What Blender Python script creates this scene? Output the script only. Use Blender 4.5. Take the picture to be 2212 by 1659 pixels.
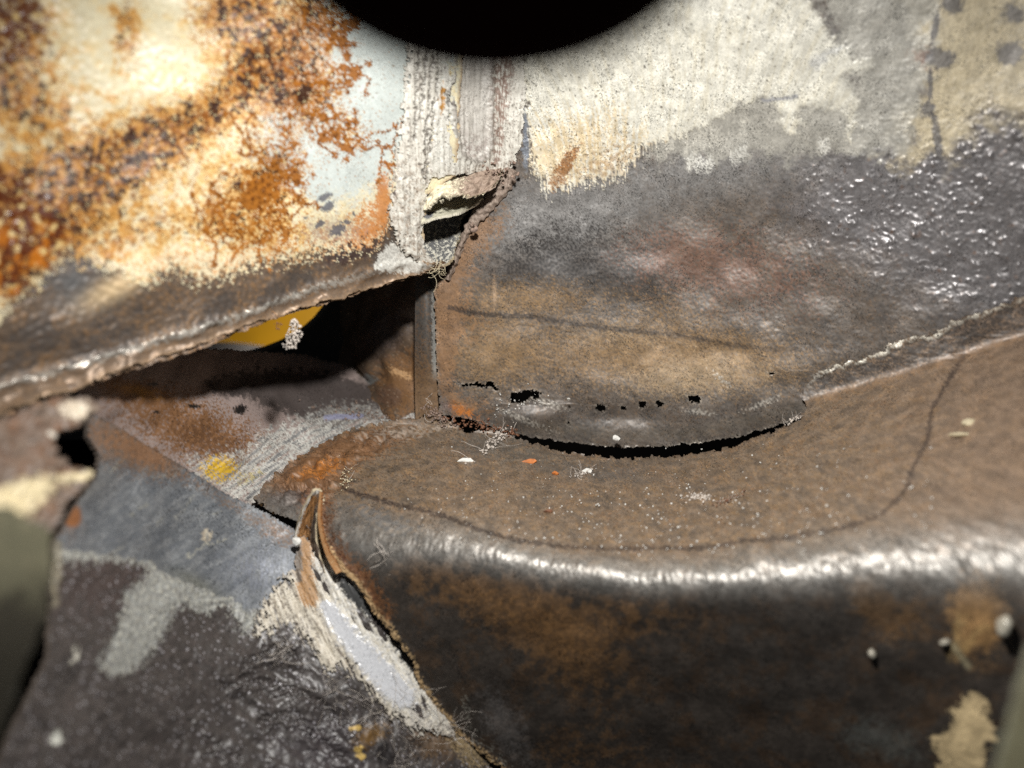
import bpy, math, random
import numpy as np
from mathutils import Matrix, Vector

# ------------------------------------------------------------------ scene, camera, light
sc = bpy.context.scene
for o in list(bpy.data.objects):
    bpy.data.objects.remove(o)
COL = sc.collection
PITCH = math.radians(23.0)
FPX = 1841.0                      # focal length in picture units (picture 2212 units wide)
CAM = np.array([0.0, -0.185, 0.125])
RT = np.array([1.0, 0.0, 0.0])
UP = np.array([0.0, math.sin(PITCH), math.cos(PITCH)])
FW = np.array([0.0, math.cos(PITCH), -math.sin(PITCH)])
S = 0.01                          # the builders below work in centimetres


def w3(x, y, z):
    """Centimetres right / up / away from the lens to a point in the world."""
    x, y, z = np.asarray(x, float), np.asarray(y, float), np.asarray(z, float)
    return CAM + S * (x[..., None] * RT + y[..., None] * UP + z[..., None] * FW)


cd = bpy.data.cameras.new('camera')
cam = bpy.data.objects.new('camera', cd)
COL.objects.link(cam)
cam.location = CAM
cam.rotation_euler = (math.pi / 2 - PITCH, 0, 0)
cd.sensor_width = 36.0
cd.lens = 36.0 * FPX / 2212.0
cd.clip_start = 0.002
cd.clip_end = 20.0
cd.dof.use_dof = True
cd.dof.focus_distance = 0.203
cd.dof.aperture_fstop = 8.5
sc.camera = cam

wd = bpy.data.worlds.new('World')
sc.world = wd
wd.use_nodes = True
wd.node_tree.nodes['Background'].inputs[0].default_value = (0.9, 0.95, 1.0, 1)
wd.node_tree.nodes['Background'].inputs[1].default_value = 0.035


def lamp(name, pos, target, power, radius, angle, blend, color):
    ld = bpy.data.lights.new(name, 'SPOT')
    ld.energy = power
    ld.color = color
    ld.shadow_soft_size = radius
    ld.spot_size = math.radians(angle)
    ld.spot_blend = blend
    o = bpy.data.objects.new(name, ld)
    COL.objects.link(o)
    p = Vector(w3(*pos)); t = Vector(w3(*target))
    o.location = p
    o.rotation_euler = (t - p).to_track_quat('-Z', 'Y').to_euler()
    return o


lamp('torch_light', (-0.3, 6.2, 7.3), (0.6, -2.2, 18.5), 1.15, 0.0045, 150, 0.9, (1.0, 0.985, 0.95))
lamp('yellow_fill_light', (-5.5, 6.0, 33.0), (-5.0, 1.5, 44.0), 0.55, 0.02, 120, 0.6, (1.0, 0.97, 0.9))  # added lamp with no visible source, brightens the yellow panel behind the gap

sc.view_settings.view_transform = 'Standard'
sc.view_settings.look = 'None'
sc.view_settings.gamma = 1.0
sc.view_settings.exposure = 0.0
sc.view_settings.use_curve_mapping = False
sc.render.film_transparent = False
try:
    sc.cycles.use_denoising = False
    sc.cycles.denoiser = 'OPENIMAGEDENOISE'
    sc.cycles.denoising_prefilter = 'ACCURATE'
    sc.cycles.max_bounces = 5
    sc.cycles.sample_clamp_indirect = 3.0
    sc.cycles.caustics_reflective = False
    sc.cycles.caustics_refractive = False
except Exception:
    pass

# ------------------------------------------------------------------ noise
RNG = np.random.default_rng(7)
NT = 1024
_fx = np.fft.fftfreq(NT) * NT
_FR = np.hypot(_fx[:, None], _fx[None, :])
_FR[0, 0] = 1e9


def _tile(spec, seed):
    r = np.random.default_rng(seed)
    a = np.fft.ifft2(np.fft.fft2(r.standard_normal((NT, NT))) * spec).real
    a -= a.mean()
    a /= a.std()
    return a.astype(np.float32)


_spF = np.where(_FR < 7, 0, _FR ** -1.55)            # broad, cloudy
_spB = np.exp(-((_FR - 80) / 26.0) ** 2)             # one size of grain
_spM = np.where(_FR < 7, 0, _FR ** -1.0)             # rougher cloud
_spS = np.where(_FR < 7, 0, _FR ** -3.3)             # smooth swell, for dents
_spW = np.exp(-((_FR - 60) / 45.0) ** 2) * (_FR > 6)   # mixed grain
TILES = {'s': [_tile(_spS, 71 + i) for i in range(4)], 'w': [_tile(_spW, 91 + i) for i in range(4)],
         'f': [_tile(_spF, 11 + i) for i in range(4)],
         'b': [_tile(_spB, 31 + i) for i in range(4)],
         'm': [_tile(_spM, 51 + i) for i in range(4)]}
SPAN = {'f': 8.0, 'm': 8.0, 's': 8.0, 'b': 160.0, 'w': 120.0}


def noise(u, v, size, kind='f', seed=0):
    """Noise with mean 0 and spread 1; size is the largest lump in cm."""
    t = TILES[kind][seed % 4]
    k = NT / (SPAN[kind] * size)
    a = 0.6 + 1.7 * seed
    x = (u * math.cos(a) - v * math.sin(a)) * k + 137.3 * seed
    y = (u * math.sin(a) + v * math.cos(a)) * k + 71.9 * seed
    xi = np.floor(x); yi = np.floor(y)
    fx = (x - xi).astype(np.float32); fy = (y - yi).astype(np.float32)
    xi = xi.astype(np.int64) % NT; yi = yi.astype(np.int64) % NT
    xj = (xi + 1) % NT; yj = (yi + 1) % NT
    return ((t[yi, xi] * (1 - fx) + t[yi, xj] * fx) * (1 - fy) + (t[yj, xi] * (1 - fx) + t[yj, xj] * fx) * fy)


def sm(x, a, b):
    t = np.clip((x - a) / (b - a), 0, 1)
    return t * t * (3 - 2 * t)


def spot(b, n, lo, hi):
    """A patch whose outline is roughened by n, with no stray specks far from it."""
    return sm(b + n * sm(b, 0.04, 0.28), lo, hi)


def lin(r, g, b):
    c = np.array([r, g, b], float) / 255.0
    return np.where(c <= 0.04045, c / 12.92, ((c + 0.055) / 1.055) ** 2.4)


# ------------------------------------------------------------------ depth of the sheets (inverse depth is linear on a plane)
class Field:
    def __init__(self, pts):
        p = np.array(pts, float)
        self.c = p[:, :2] / 1000.0
        y = 1.0 / p[:, 2]
        n = len(p)
        d = np.linalg.norm(self.c[:, None] - self.c[None], axis=2)
        K = np.where(d > 0, d * d * np.log(d + 1e-12), 0) + 2e-3 * np.eye(n)
        Q = np.c_[np.ones(n), self.c]
        A = np.block([[K, Q], [Q.T, np.zeros((3, 3))]])
        s = np.linalg.solve(A, np.r_[y, 0, 0, 0])
        self.w, self.q = s[:n], s[n:]

    def __call__(self, px, py):
        x = np.asarray(px, float) / 1000.0; y = np.asarray(py, float) / 1000.0
        r = self.q[0] + self.q[1] * x + self.q[2] * y
        for (cx, cy), w in zip(self.c, self.w):
            d2 = (x - cx) ** 2 + (y - cy) ** 2
            r = r + w * 0.5 * d2 * np.log(d2 + 1e-12)
        return r


def softmin(a, b, k):
    m = np.minimum(a, b)
    return m - k * np.log(np.exp(-(a - m) / k) + np.exp(-(b - m) / k))


def softmax(a, b, k):
    return -softmin(-a, -b, k)


WALL = Field([(950, 400, 20.2), (950, 750, 21.3), (950, 950, 21.6), (1300, 100, 18.6), (1300, 500, 20.6), (1300, 960, 21.2),
              (1650, 100, 17.8), (1650, 500, 19.6), (1650, 920, 20.1), (2000, 100, 16.8), (2000, 450, 17.8), (2000, 740, 18.3),
              (2212, 50, 16.0), (2212, 640, 17.2), (2400, 300, 15.6), (1200, -200, 17.2), (2200, -200, 15.4)])
FLOOR = Field([(1000, 930, 21.3), (1300, 990, 20.8), (700, 960, 20.8), (600, 1060, 19.4), (700, 1100, 18.6), (1000, 1150, 17.2),
               (1500, 1220, 15.8), (1500, 980, 20.3), (1900, 1000, 16.6), (1900, 1200, 14.4), (2212, 750, 16.9), (2212, 1190, 13.2),
               (1750, 880, 19.2), (2400, 1200, 12.3)])
FACE = Field([(700, 1150, 18.1), (770, 1260, 17.7), (900, 1450, 17.8), (1090, 1659, 18.1), (1000, 1250, 17.0), (1500, 1300, 15.7),
              (1500, 1659, 17.0), (2000, 1250, 14.1), (2000, 1659, 15.0), (2212, 1230, 13.2), (2212, 1659, 13.8), (2400, 1400, 12.6)])
PANEL = Field([(0, 0, 13.4), (0, 450, 13.9), (0, 890, 14.3), (400, 0, 15.0), (400, 400, 15.9), (400, 700, 16.4), (700, 100, 16.4),
               (700, 400, 17.6), (700, 620, 18.4), (950, 100, 17.9), (950, 570, 20.0), (-300, 400, 12.2), (400, -300, 14.0),
               (1100, 100, 18.5), (1000, -200, 17.0)])
SIDE = Field([(195, 890, 15.7), (320, 962, 17.0), (480, 1060, 18.3), (655, 1160, 18.6), (120, 1200, 13.9), (400, 1250, 16.7), (700, 1300, 18.0), (770, 1262, 17.92),
              (900, 1460, 18.0), (1090, 1670, 18.3), (100, 1600, 12.5), (400, 1659, 15.1), (700, 1659, 16.6), (-100, 1659, 11.0)])
INNER = Field([(200, 850, 15.9), (300, 800, 17.0), (450, 760, 20.0), (600, 765, 22.8), (760, 800, 24.3), (940, 900, 22.0), (560, 1060, 20.0), (400, 980, 18.6),
               (650, 970, 21.2), (520, 890, 20.2), (250, 920, 16.9), (320, 900, 17.6)])
POST = Field([(945, 600, 22.0), (945, 900, 22.3), (985, 750, 22.8), (760, 600, 24.6), (760, 790, 24.6), (860, 700, 22.9), (860, 880, 22.3)])


def wall_d(px, py):
    return WALL(px, py)


def ledge_d(px, py):
    f = softmax(FLOOR(px, py), WALL(px, py) * 1.014, 0.0003)
    return softmin(f, FACE(px, py), 0.0013 + 0.0012 * sm(px, 1300, 2100))


def crease_y(px):
    return np.interp(px, [-400, 0, 250, 500, 700, 860, 960], [985, 838, 765, 690, 618, 575, 560])


def lip_y(px):
    return np.interp(px, [-400, 0, 100, 200, 330, 440, 500, 560, 640, 740, 800, 860, 950, 1000],
                     [1050, 893, 856, 820, 776, 740, 716, 692, 668, 642, 620, 606, 577, 566])


def panel_d(px, py):
    t = np.clip((py - crease_y(px)) / 60.0, 0, 1.5)
    bead = np.exp(-((py - crease_y(px)) / 14.0) ** 2)
    return PANEL(px, py) * (1 + 0.022 * t * t + 0.004 * bead)


# ------------------------------------------------------------------ a sheet: a grid of points with colour, gloss and relief
class Sheet:
    def __init__(self, px, py, z):
        self.px, self.py, self.z = px, py, z
        self.shape = px.shape
        self._geo()
        n = self.shape
        self.col = np.zeros(n + (3,)); self.rgh = np.full(n, 0.55); self.met = np.zeros(n); self.bmp = np.full(n, 0.4)
        self.disp = np.zeros(n)
        self.keep = np.ones((n[0] - 1, n[1] - 1), bool)

    def _geo(self):
        x = (self.px - 1106.0) / FPX * self.z
        y = (829.5 - self.py) / FPX * self.z
        self.P = np.stack([x, y, self.z], -1)
        d1 = np.linalg.norm(np.diff(self.P, axis=1), axis=2)
        d0 = np.linalg.norm(np.diff(self.P, axis=0), axis=2)
        u = np.zeros(self.shape); u[:, 1:] = np.cumsum(d1, 1)
        v = np.zeros(self.shape); v[1:] = np.cumsum(d0, 0)
        self.u = u - u[:, self.shape[1] // 2][:, None]
        self.v = v - v[self.shape[0] // 2][None]
        gu = np.gradient(self.P, axis=1); gv = np.gradient(self.P, axis=0)
        nn = np.cross(gu, gv)
        nn /= np.linalg.norm(nn, axis=2, keepdims=True) + 1e-12
        flip = np.sum(nn * self.P, -1) > 0
        nn[flip] *= -1
        self.N = nn

    # fields ---------------------------------------------------------
    def n(self, size, kind='f', seed=0, au=1.0, av=1.0, rot=0.0):
        u, v = self.u, self.v
        if rot:
            c, s = math.cos(rot), math.sin(rot)
            u, v = u * c + v * s, -u * s + v * c
        r = noise(u * au, v * av, size, kind, seed)
        return 1.3 * np.tanh(r / 1.3) if kind in 'fm' else r

    def _sel(self, pts, pad):
        p = np.array(pts, float)
        return (self.px > p[:, 0].min() - pad) & (self.px < p[:, 0].max() + pad) & (self.py > p[:, 1].min() - pad) & (self.py < p[:, 1].max() + pad)

    def sdf(self, pts, warp=0.0, wsize=0.4, seed=0, pad=60, fine=0.0):
        """Signed distance to an outline in picture units, positive inside."""
        p = np.array(pts, float)
        m = self._sel(pts, pad + warp * 2.5)
        out = np.full(self.shape, -1e3)
        x, y = self.px[m], self.py[m]
        if warp:
            x = x + warp * noise(self.u[m], self.v[m], wsize, 'f', seed)
            y = y + warp * noise(self.u[m], self.v[m], wsize, 'f', seed + 1)
        q = np.roll(p, -1, 0)
        d2 = np.full(x.shape, 1e12); ins = np.zeros(x.shape, bool)
        for (ax, ay), (bx, by) in zip(p, q):
            ex, ey = bx - ax, by - ay
            t = np.clip(((x - ax) * ex + (y - ay) * ey) / (ex * ex + ey * ey + 1e-9), 0, 1)
            d2 = np.minimum(d2, (x - ax - t * ex) ** 2 + (y - ay - t * ey) ** 2)
            c = (ay > y) != (by > y)
            if abs(ey) > 1e-9:
                ins ^= c & (x < ex * (y - ay) / ey + ax)
        d = np.sqrt(d2)
        d = np.where(ins, d, -d)
        if fine:
            d = d + fine * noise(self.u[m], self.v[m], 0.07, 'm', seed + 2)
        out[m] = d
        return out

    def poly(self, pts, soft=3.0, warp=0.0, wsize=0.4, seed=0, fine=0.0):
        d = self.sdf(pts, warp, wsize, seed, 60 + soft * 2, fine)
        return sm(d, -soft, soft)

    def line(self, pts, width, soft=2.0, warp=0.0, wsize=0.3, seed=0):
        m = self._sel(pts, width + soft + 4 + warp * 2.5)
        out = np.zeros(self.shape)
        x, y = self.px[m], self.py[m]
        if warp:
            x = x + warp * noise(self.u[m], self.v[m], wsize, 'f', seed)
            y = y + warp * noise(self.u[m], self.v[m], wsize, 'f', seed + 1)
        d2 = np.full(x.shape, 1e12)
        for (ax, ay), (bx, by) in zip(pts[:-1], pts[1:]):
            ex, ey = bx - ax, by - ay
            t = np.clip(((x - ax) * ex + (y - ay) * ey) / (ex * ex + ey * ey + 1e-9), 0, 1)
            d2 = np.minimum(d2, (x - ax - t * ex) ** 2 + (y - ay - t * ey) ** 2)
        out[m] = 1 - sm(np.sqrt(d2), width / 2 - soft, width / 2 + soft)
        return out

    def blob(self, x, y, rx, ry, rot=0.0):
        c, s = math.cos(rot), math.sin(rot)
        dx, dy = self.px - x, self.py - y
        a = (dx * c + dy * s) / rx; b = (-dx * s + dy * c) / ry
        return np.exp(-(a * a + b * b))

    # paint -----------------------------------------------------------
    def paint(self, mask, color, rgh=None, met=None, bmp=None):
        m = np.clip(mask, 0, 1)
        self.col += (lin(*color) - self.col) * m[..., None]
        for a, val in ((self.rgh, rgh), (self.met, met), (self.bmp, bmp)):
            if val is not None:
                a += (val - a) * m

    def fill(self, color, rgh=0.55, met=0.0, bmp=0.4):
        self.col[:] = lin(*color)
        self.rgh[:] = rgh; self.met[:] = met; self.bmp[:] = bmp

    def mottle(self, amount, size=0.25, seed=0, kind='m'):
        self.col *= np.exp(amount * self.n(size, kind, seed))[..., None]

    # build ------------------------------------------------------------
    def build(self, name, material, parent=None, thick=0.08, rim=None, rimrgh=0.5, refine=True):
        if np.any(self.disp):
            self.P = self.P + self.N * self.disp[..., None]
        H, W = self.shape
        idx = np.arange(H * W).reshape(H, W)
        q = np.stack([idx[:-1, :-1], idx[1:, :-1], idx[1:, 1:], idx[:-1, 1:]], -1)[self.keep]
        e = np.concatenate([q[:, [0, 1]], q[:, [1, 2]], q[:, [2, 3]], q[:, [3, 0]]])
        key = e[:, 0].astype(np.int64) * (H * W) + e[:, 1]
        rev = e[:, 1].astype(np.int64) * (H * W) + e[:, 0]
        be = e[~np.isin(key, rev)]
        P = self.P.reshape(-1, 3); N = self.N.reshape(-1, 3)
        col = np.clip(self.col, 0.002, 0.95).reshape(-1, 3)
        mat = np.stack([np.clip(self.rgh, .06, 1), np.clip(self.met, 0, 1), np.clip(self.bmp, 0, 3)], -1).reshape(-1, 3)
        used = np.unique(q)
        remap = np.full(H * W, -1); remap[used] = np.arange(len(used))
        V = [P[used]]; C = [col[used]]; M = [mat[used]]
        F = [remap[q]]
        if thick and len(be):
            bv = np.unique(be)
            r2 = np.full(H * W, -1); r2[bv] = np.arange(len(bv))
            o1 = len(used); o2 = o1 + len(bv)
            rc = col[bv] if rim is None else np.tile(lin(*rim), (len(bv), 1)) * np.exp(0.10 * RNG.standard_normal((len(bv), 1)))
            rm = mat[bv].copy()
            if rim is not None:
                rm[:, 0] = rimrgh
            V += [P[bv], P[bv] - N[bv] * thick]
            C += [rc, rc * 0.8]; M += [rm, rm]
            a, b = r2[be[:, 0]], r2[be[:, 1]]
            F.append(np.stack([o1 + b, o1 + a, o2 + a, o2 + b], -1))
        V = np.concatenate(V); C = np.concatenate(C); M = np.concatenate(M); F = np.concatenate(F)
        return mesh_obj(name, w3(V[:, 0], V[:, 1], V[:, 2]), F, material, parent, C, M)


def mesh_obj(name, V, F, material, parent=None, C=None, M=None, smooth=True):
    """V in world metres. F an (n,3) or (n,4) array."""
    F = np.asarray(F); V = np.asarray(V, float)
    c = V.mean(0)
    me = bpy.data.meshes.new(name)
    k = F.shape[1]
    me.vertices.add(len(V)); me.loops.add(F.size); me.polygons.add(len(F))
    me.vertices.foreach_set('co', (V - c).astype(np.float32).ravel())
    me.loops.foreach_set('vertex_index', F.astype(np.int32).ravel())
    me.polygons.foreach_set('loop_start', np.arange(0, F.size, k, dtype=np.int32))
    me.polygons.foreach_set('use_smooth', np.full(len(F), smooth))
    me.update(calc_edges=True)
    for nm, A in (('tint', C), ('finish', M)):
        if A is not None:
            at = me.attributes.new(nm, 'FLOAT_COLOR', 'POINT')
            at.data.foreach_set('color', np.c_[A, np.ones(len(A))].astype(np.float32).ravel())
    me.validate()
    me.materials.append(material)
    o = bpy.data.objects.new(name, me)
    o.location = c
    COL.objects.link(o)
    if parent is not None:
        o.parent = parent
        o.location = Vector(c) - parent.location
    return o


def thing(name, label, cat, pos=None, group=None):
    o = bpy.data.objects.new(name, None)
    o.empty_display_size = 0.01
    COL.objects.link(o)
    if pos is not None:
        o.location = pos
    return tag(o, label, cat, group)


def tag(o, label, cat, group=None, kind=None):
    if label:
        o['label'] = label
    if cat:
        o['category'] = cat
    if group:
        o['group'] = group
    if kind:
        o['kind'] = kind
    return o


def at(px, py, z):
    return w3((px - 1106.0) / FPX * z, (829.5 - py) / FPX * z, z)


def grid(x0, x1, y0, y1, step, depth, outline=None, holes=(), warp=0.0, wsize=0.3, fine=0.0, seed=0, extra=None):
    def axis(a, b, lo, hi):                       # finer where the view is, coarser round it
        out = []
        for p0, p1, st in ((a, min(b, lo), step * 4), (max(a, lo), min(b, hi), step), (max(a, hi), b, step * 4)):
            if p1 > p0:
                out.append(np.linspace(p0, p1, max(2, int((p1 - p0) / st) + 1)))
        return np.unique(np.concatenate(out))
    px, py = np.meshgrid(axis(x0, x1, -40, 2252), axis(y0, y1, -40, 1699))
    s = Sheet(px, py, 1.0 / depth(px, py))
    if outline is not None or holes:
        d = np.full(s.shape, 1e3) if outline is None else s.sdf(outline, warp, wsize, seed, 100, fine)
        for h, hw in holes:
            d = np.minimum(d, -s.sdf(h, hw, 0.12, seed + 1, 60, hw * 0.3))
        gy, gx = np.gradient(d, py[:, 0], px[0])
        g2 = gx * gx + gy * gy + 1e-6
        near = (np.abs(d) < step * 1.2) & (g2 > 0.2)
        px2 = np.where(near, px - np.clip(d / g2 * gx, -step, step) * 0.98, px)
        py2 = np.where(near, py - np.clip(d / g2 * gy, -step, step) * 0.98, py)
        inside = d > -step * 0.75
        s = Sheet(px2, py2, 1.0 / depth(px2, py2))
        s.d = d
        s.keep = inside[:-1, :-1] & inside[1:, :-1] & inside[1:, 1:] & inside[:-1, 1:]
    return s


def _cr(a, n):
    """Catmull-Rom along axis 0 to n samples."""
    m = len(a)
    t = np.linspace(0, m - 1, n)
    i = np.clip(np.floor(t).astype(int), 0, m - 2)
    f = (t - i).reshape((-1,) + (1,) * (a.ndim - 1))
    p1 = a[i]; p2 = a[i + 1]
    p0 = np.where((i > 0).reshape(f.shape), a[np.maximum(i - 1, 0)], 2 * p1 - p2)
    p3 = np.where((i < m - 2).reshape(f.shape), a[np.minimum(i + 2, m - 1)], 2 * p2 - p1)
    return 0.5 * (2 * p1 + (p2 - p0) * f + (2 * p0 - 5 * p1 + 4 * p2 - p3) * f * f + (3 * p1 - p0 - 3 * p2 + p3) * f ** 3)


def patch(rows, nv, nu, ragged=(0, 0, 0, 0), seed=0):
    """Sheet through rows of (px, py, z); ragged = how far each edge (top, bottom, left, right) is eaten away, 0..0.3."""
    a = np.array(rows, float)
    a = _cr(a, nv)
    a = np.swapaxes(_cr(np.swapaxes(a, 0, 1), nu), 0, 1)
    s = Sheet(a[..., 0], a[..., 1], a[..., 2])
    tv, tu = np.meshgrid(np.linspace(0, 1, nv), np.linspace(0, 1, nu), indexing='ij')
    s.tu, s.tv = tu, tv
    ok = np.ones((nv, nu), bool)
    for k, (e, amt) in enumerate(zip((tv, 1 - tv, tu, 1 - tu), ragged)):
        if amt:
            r = 0.5 + 0.28 * s.n(0.22, 'm', seed + k) + 0.2 * s.n(0.6, 'f', seed + k + 1)
            ok &= e > np.clip(r, 0, 1) * amt
    s.keep = ok[:-1, :-1] & ok[1:, :-1] & ok[1:, 1:] & ok[:-1, 1:]
    return s


# ------------------------------------------------------------------ materials
def sheet_material(name, grain=900.0, grain_amt=0.35, relief=0.00012, coarse=260.0, spec=0.5):
    m = bpy.data.materials.new(name)
    m.use_nodes = True
    nt = m.node_tree; N = nt.nodes; L = nt.links
    b = N['Principled BSDF']
    tint = N.new('ShaderNodeAttribute'); tint.attribute_name = 'tint'
    fin = N.new('ShaderNodeAttribute'); fin.attribute_name = 'finish'
    sep = N.new('ShaderNodeSeparateColor'); L.new(fin.outputs['Color'], sep.inputs[0])
    co = N.new('ShaderNodeTexCoord')
    n1 = N.new('ShaderNodeTexNoise'); n1.inputs['Scale'].default_value = grain; n1.inputs['Detail'].default_value = 3.0
    n2 = N.new('ShaderNodeTexNoise'); n2.inputs['Scale'].default_value = coarse; n2.inputs['Detail'].default_value = 6.0
    n2.inputs['Roughness'].default_value = 0.65
    for n in (n1, n2):
        L.new(co.outputs['Object'], n.inputs['Vector'])
    n3 = N.new('ShaderNodeTexNoise'); n3.inputs['Scale'].default_value = coarse * 0.35; n3.inputs['Detail'].default_value = 2.0
    n4 = N.new('ShaderNodeTexNoise'); n4.inputs['Scale'].default_value = grain * 1.7; n4.inputs['Detail'].default_value = 2.0
    for n in (n3, n4):
        L.new(co.outputs['Object'], n.inputs['Vector'])
    def rng(src, f0, f1, t0, t1):
        q = N.new('ShaderNodeMapRange')
        q.inputs['From Min'].default_value = f0; q.inputs['From Max'].default_value = f1
        q.inputs['To Min'].default_value = t0; q.inputs['To Max'].default_value = t1
        L.new(src, q.inputs['Value'])
        return q.outputs['Result']
    def mul(x, y):
        q = N.new('ShaderNodeMath'); q.operation = 'MULTIPLY'
        L.new(x, q.inputs[0]); L.new(y, q.inputs[1])
        return q.outputs[0]
    clus = rng(n3.outputs['Fac'], 0.38, 0.62, 0.25, 1.0)
    pit = mul(rng(n1.outputs['Fac'], 0.54, 0.64, 0.0, grain_amt * 1.5), clus)      # dark pits
    flk = mul(rng(n4.outputs['Fac'], 0.58, 0.68, 0.0, grain_amt * 1.6), clus)      # pale flecks
    df = N.new('ShaderNodeMath'); df.operation = 'SUBTRACT'; L.new(flk, df.inputs[0]); L.new(pit, df.inputs[1])
    ad1 = N.new('ShaderNodeMath'); ad1.operation = 'ADD'; ad1.inputs[1].default_value = 1.0; L.new(df.outputs[0], ad1.inputs[0])
    mx = N.new('ShaderNodeMix'); mx.data_type = 'RGBA'; mx.blend_type = 'MULTIPLY'; mx.inputs['Factor'].default_value = 1.0
    L.new(tint.outputs['Color'], mx.inputs[6]); L.new(ad1.outputs[0], mx.inputs[7])
    L.new(mx.outputs[2], b.inputs['Base Color'])
    rr = N.new('ShaderNodeMath'); rr.operation = 'MULTIPLY_ADD'; rr.inputs[1].default_value = 0.35
    sub = N.new('ShaderNodeMath'); sub.operation = 'SUBTRACT'; sub.inputs[1].default_value = 0.5
    L.new(n2.outputs['Fac'], sub.inputs[0]); L.new(sub.outputs[0], rr.inputs[0]); L.new(sep.outputs[0], rr.inputs[2])
    L.new(rr.outputs[0], b.inputs['Roughness'])
    L.new(sep.outputs[1], b.inputs['Metallic'])
    b.inputs['Specular IOR Level'].default_value = spec
    add = N.new('ShaderNodeMath'); add.operation = 'MULTIPLY_ADD'; add.inputs[1].default_value = 0.5
    L.new(n1.outputs['Fac'], add.inputs[0]); L.new(n2.outputs['Fac'], add.inputs[2])
    bp = N.new('ShaderNodeBump'); bp.inputs['Distance'].default_value = relief
    L.new(add.outputs[0], bp.inputs['Height']); L.new(sep.outputs[2], bp.inputs['Strength'])
    L.new(bp.outputs['Normal'], b.inputs['Normal'])
    return m


def plain_material(name, color, rgh=0.6, metal=0.0, var=0.3, scale=600.0, relief=0.0002, spec=0.5):
    m = bpy.data.materials.new(name)
    m.use_nodes = True
    nt = m.node_tree; N = nt.nodes; L = nt.links
    b = N['Principled BSDF']
    co = N.new('ShaderNodeTexCoord')
    n1 = N.new('ShaderNodeTexNoise'); n1.inputs['Scale'].default_value = scale; n1.inputs['Detail'].default_value = 5.0
    L.new(co.outputs['Object'], n1.inputs['Vector'])
    rp = N.new('ShaderNodeValToRGB')
    c = lin(*color)
    rp.color_ramp.elements[0].position = 0.3; rp.color_ramp.elements[1].position = 0.7
    rp.color_ramp.elements[0].color = tuple(np.clip(c * (1 - var), 0, 1)) + (1,)
    rp.color_ramp.elements[1].color = tuple(np.clip(c * (1 + var), 0, 1)) + (1,)
    L.new(n1.outputs['Fac'], rp.inputs['Fac']); L.new(rp.outputs['Color'], b.inputs['Base Color'])
    b.inputs['Roughness'].default_value = rgh; b.inputs['Metallic'].default_value = metal
    b.inputs['Specular IOR Level'].default_value = spec
    bp = N.new('ShaderNodeBump'); bp.inputs['Distance'].default_value = relief; bp.inputs['Strength'].default_value = 0.5
    L.new(n1.outputs['Fac'], bp.inputs['Height']); L.new(bp.outputs['Normal'], b.inputs['Normal'])
    return m


M_STEEL = sheet_material('rusted_steel', 2600, 0.45, 0.00003, 700)
M_PAINT = sheet_material('blistered_paint', 2600, 0.14, 0.00003, 600, 0.28)
M_COAT = sheet_material('underbody_coating', 2300, 0.45, 0.00006, 700)
M_SEAL = sheet_material('dried_sealer', 2800, 0.3, 0.00003, 900)
M_INNER = sheet_material('inner_steel', 2300, 0.4, 0.00003, 700)
M_LINT = plain_material('grey_lint', (204, 194, 184), 0.9, 0, 0.4, 1500, spec=0.2)
M_WHITE = plain_material('white_corrosion', (222, 220, 214), 0.6, 0, 0.2, 1800)
M_RUSTFLAKE = plain_material('rust_flake', (190, 112, 52), 0.6, 0, 0.35, 1200)
M_BROWNFLAKE = plain_material('brown_flake', (120, 82, 60), 0.65, 0, 0.35, 1200)
M_CREAM = plain_material('cream_flake', (214, 200, 168), 0.55, 0, 0.25, 900)
M_DROP = plain_material('weld_bead', (170, 164, 150), 0.28, 0.1, 0.2, 700)
M_CAP = plain_material('dark_cap', (44, 16, 12), 0.8, 0, 0.3, 120, spec=0.1)
M_YELLOW = plain_material('yellow_paint', (206, 150, 14), 0.45, 0, 0.18, 45)
M_BLACK = plain_material('black_backing', (16, 14, 13), 0.9, 0, 0.3, 40, spec=0.1)

STEP = 2.4
# ------------------------------------------------------------------ setting: black box added behind the sheets so the gaps show dark
def cavity():
    # an open-fronted box, its back 48 cm from the lens
    x0, x1, y0, y1, z0, z1 = -34, 34, -26, 26, 15.0, 52.0
    nx = 9
    V = []; F = []
    def quad(a, b, c, d):
        i = len(V); V.extend([a, b, c, d]); F.append((i, i + 1, i + 2, i + 3))
    quad((x0, y0, z1), (x1, y0, z1), (x1, y1, z1), (x0, y1, z1))
    quad((x0, y0, z0), (x0, y0, z1), (x0, y1, z1), (x0, y1, z0))
    quad((x1, y0, z1), (x1, y0, z0), (x1, y1, z0), (x1, y1, z1))
    quad((x0, y1, z1), (x1, y1, z1), (x1, y1, z0), (x0, y1, z0))
    quad((x0, y0, z0), (x1, y0, z0), (x1, y0, z1), (x0, y0, z1))
    V = np.array(V, float)
    o = mesh_obj('cavity_backing', w3(V[:, 0], V[:, 1], V[:, 2]), np.array(F), M_BLACK, smooth=False)
    o['kind'] = 'structure'


cavity()

# ------------------------------------------------------------------ the wall sheet on the right
def jag(pts, seed, amp, n=6):
    """A straight-sided outline made ragged by splitting each side."""
    r = random.Random(seed); out = []
    for (ax, ay), (bx, by) in zip(pts, pts[1:] + pts[:1]):
        out.append((ax, ay))
        for k in range(1, n):
            t = k / n
            out.append((ax + (bx - ax) * t + r.uniform(-amp, amp), ay + (by - ay) * t + r.uniform(-amp, amp)))
    return out


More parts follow.
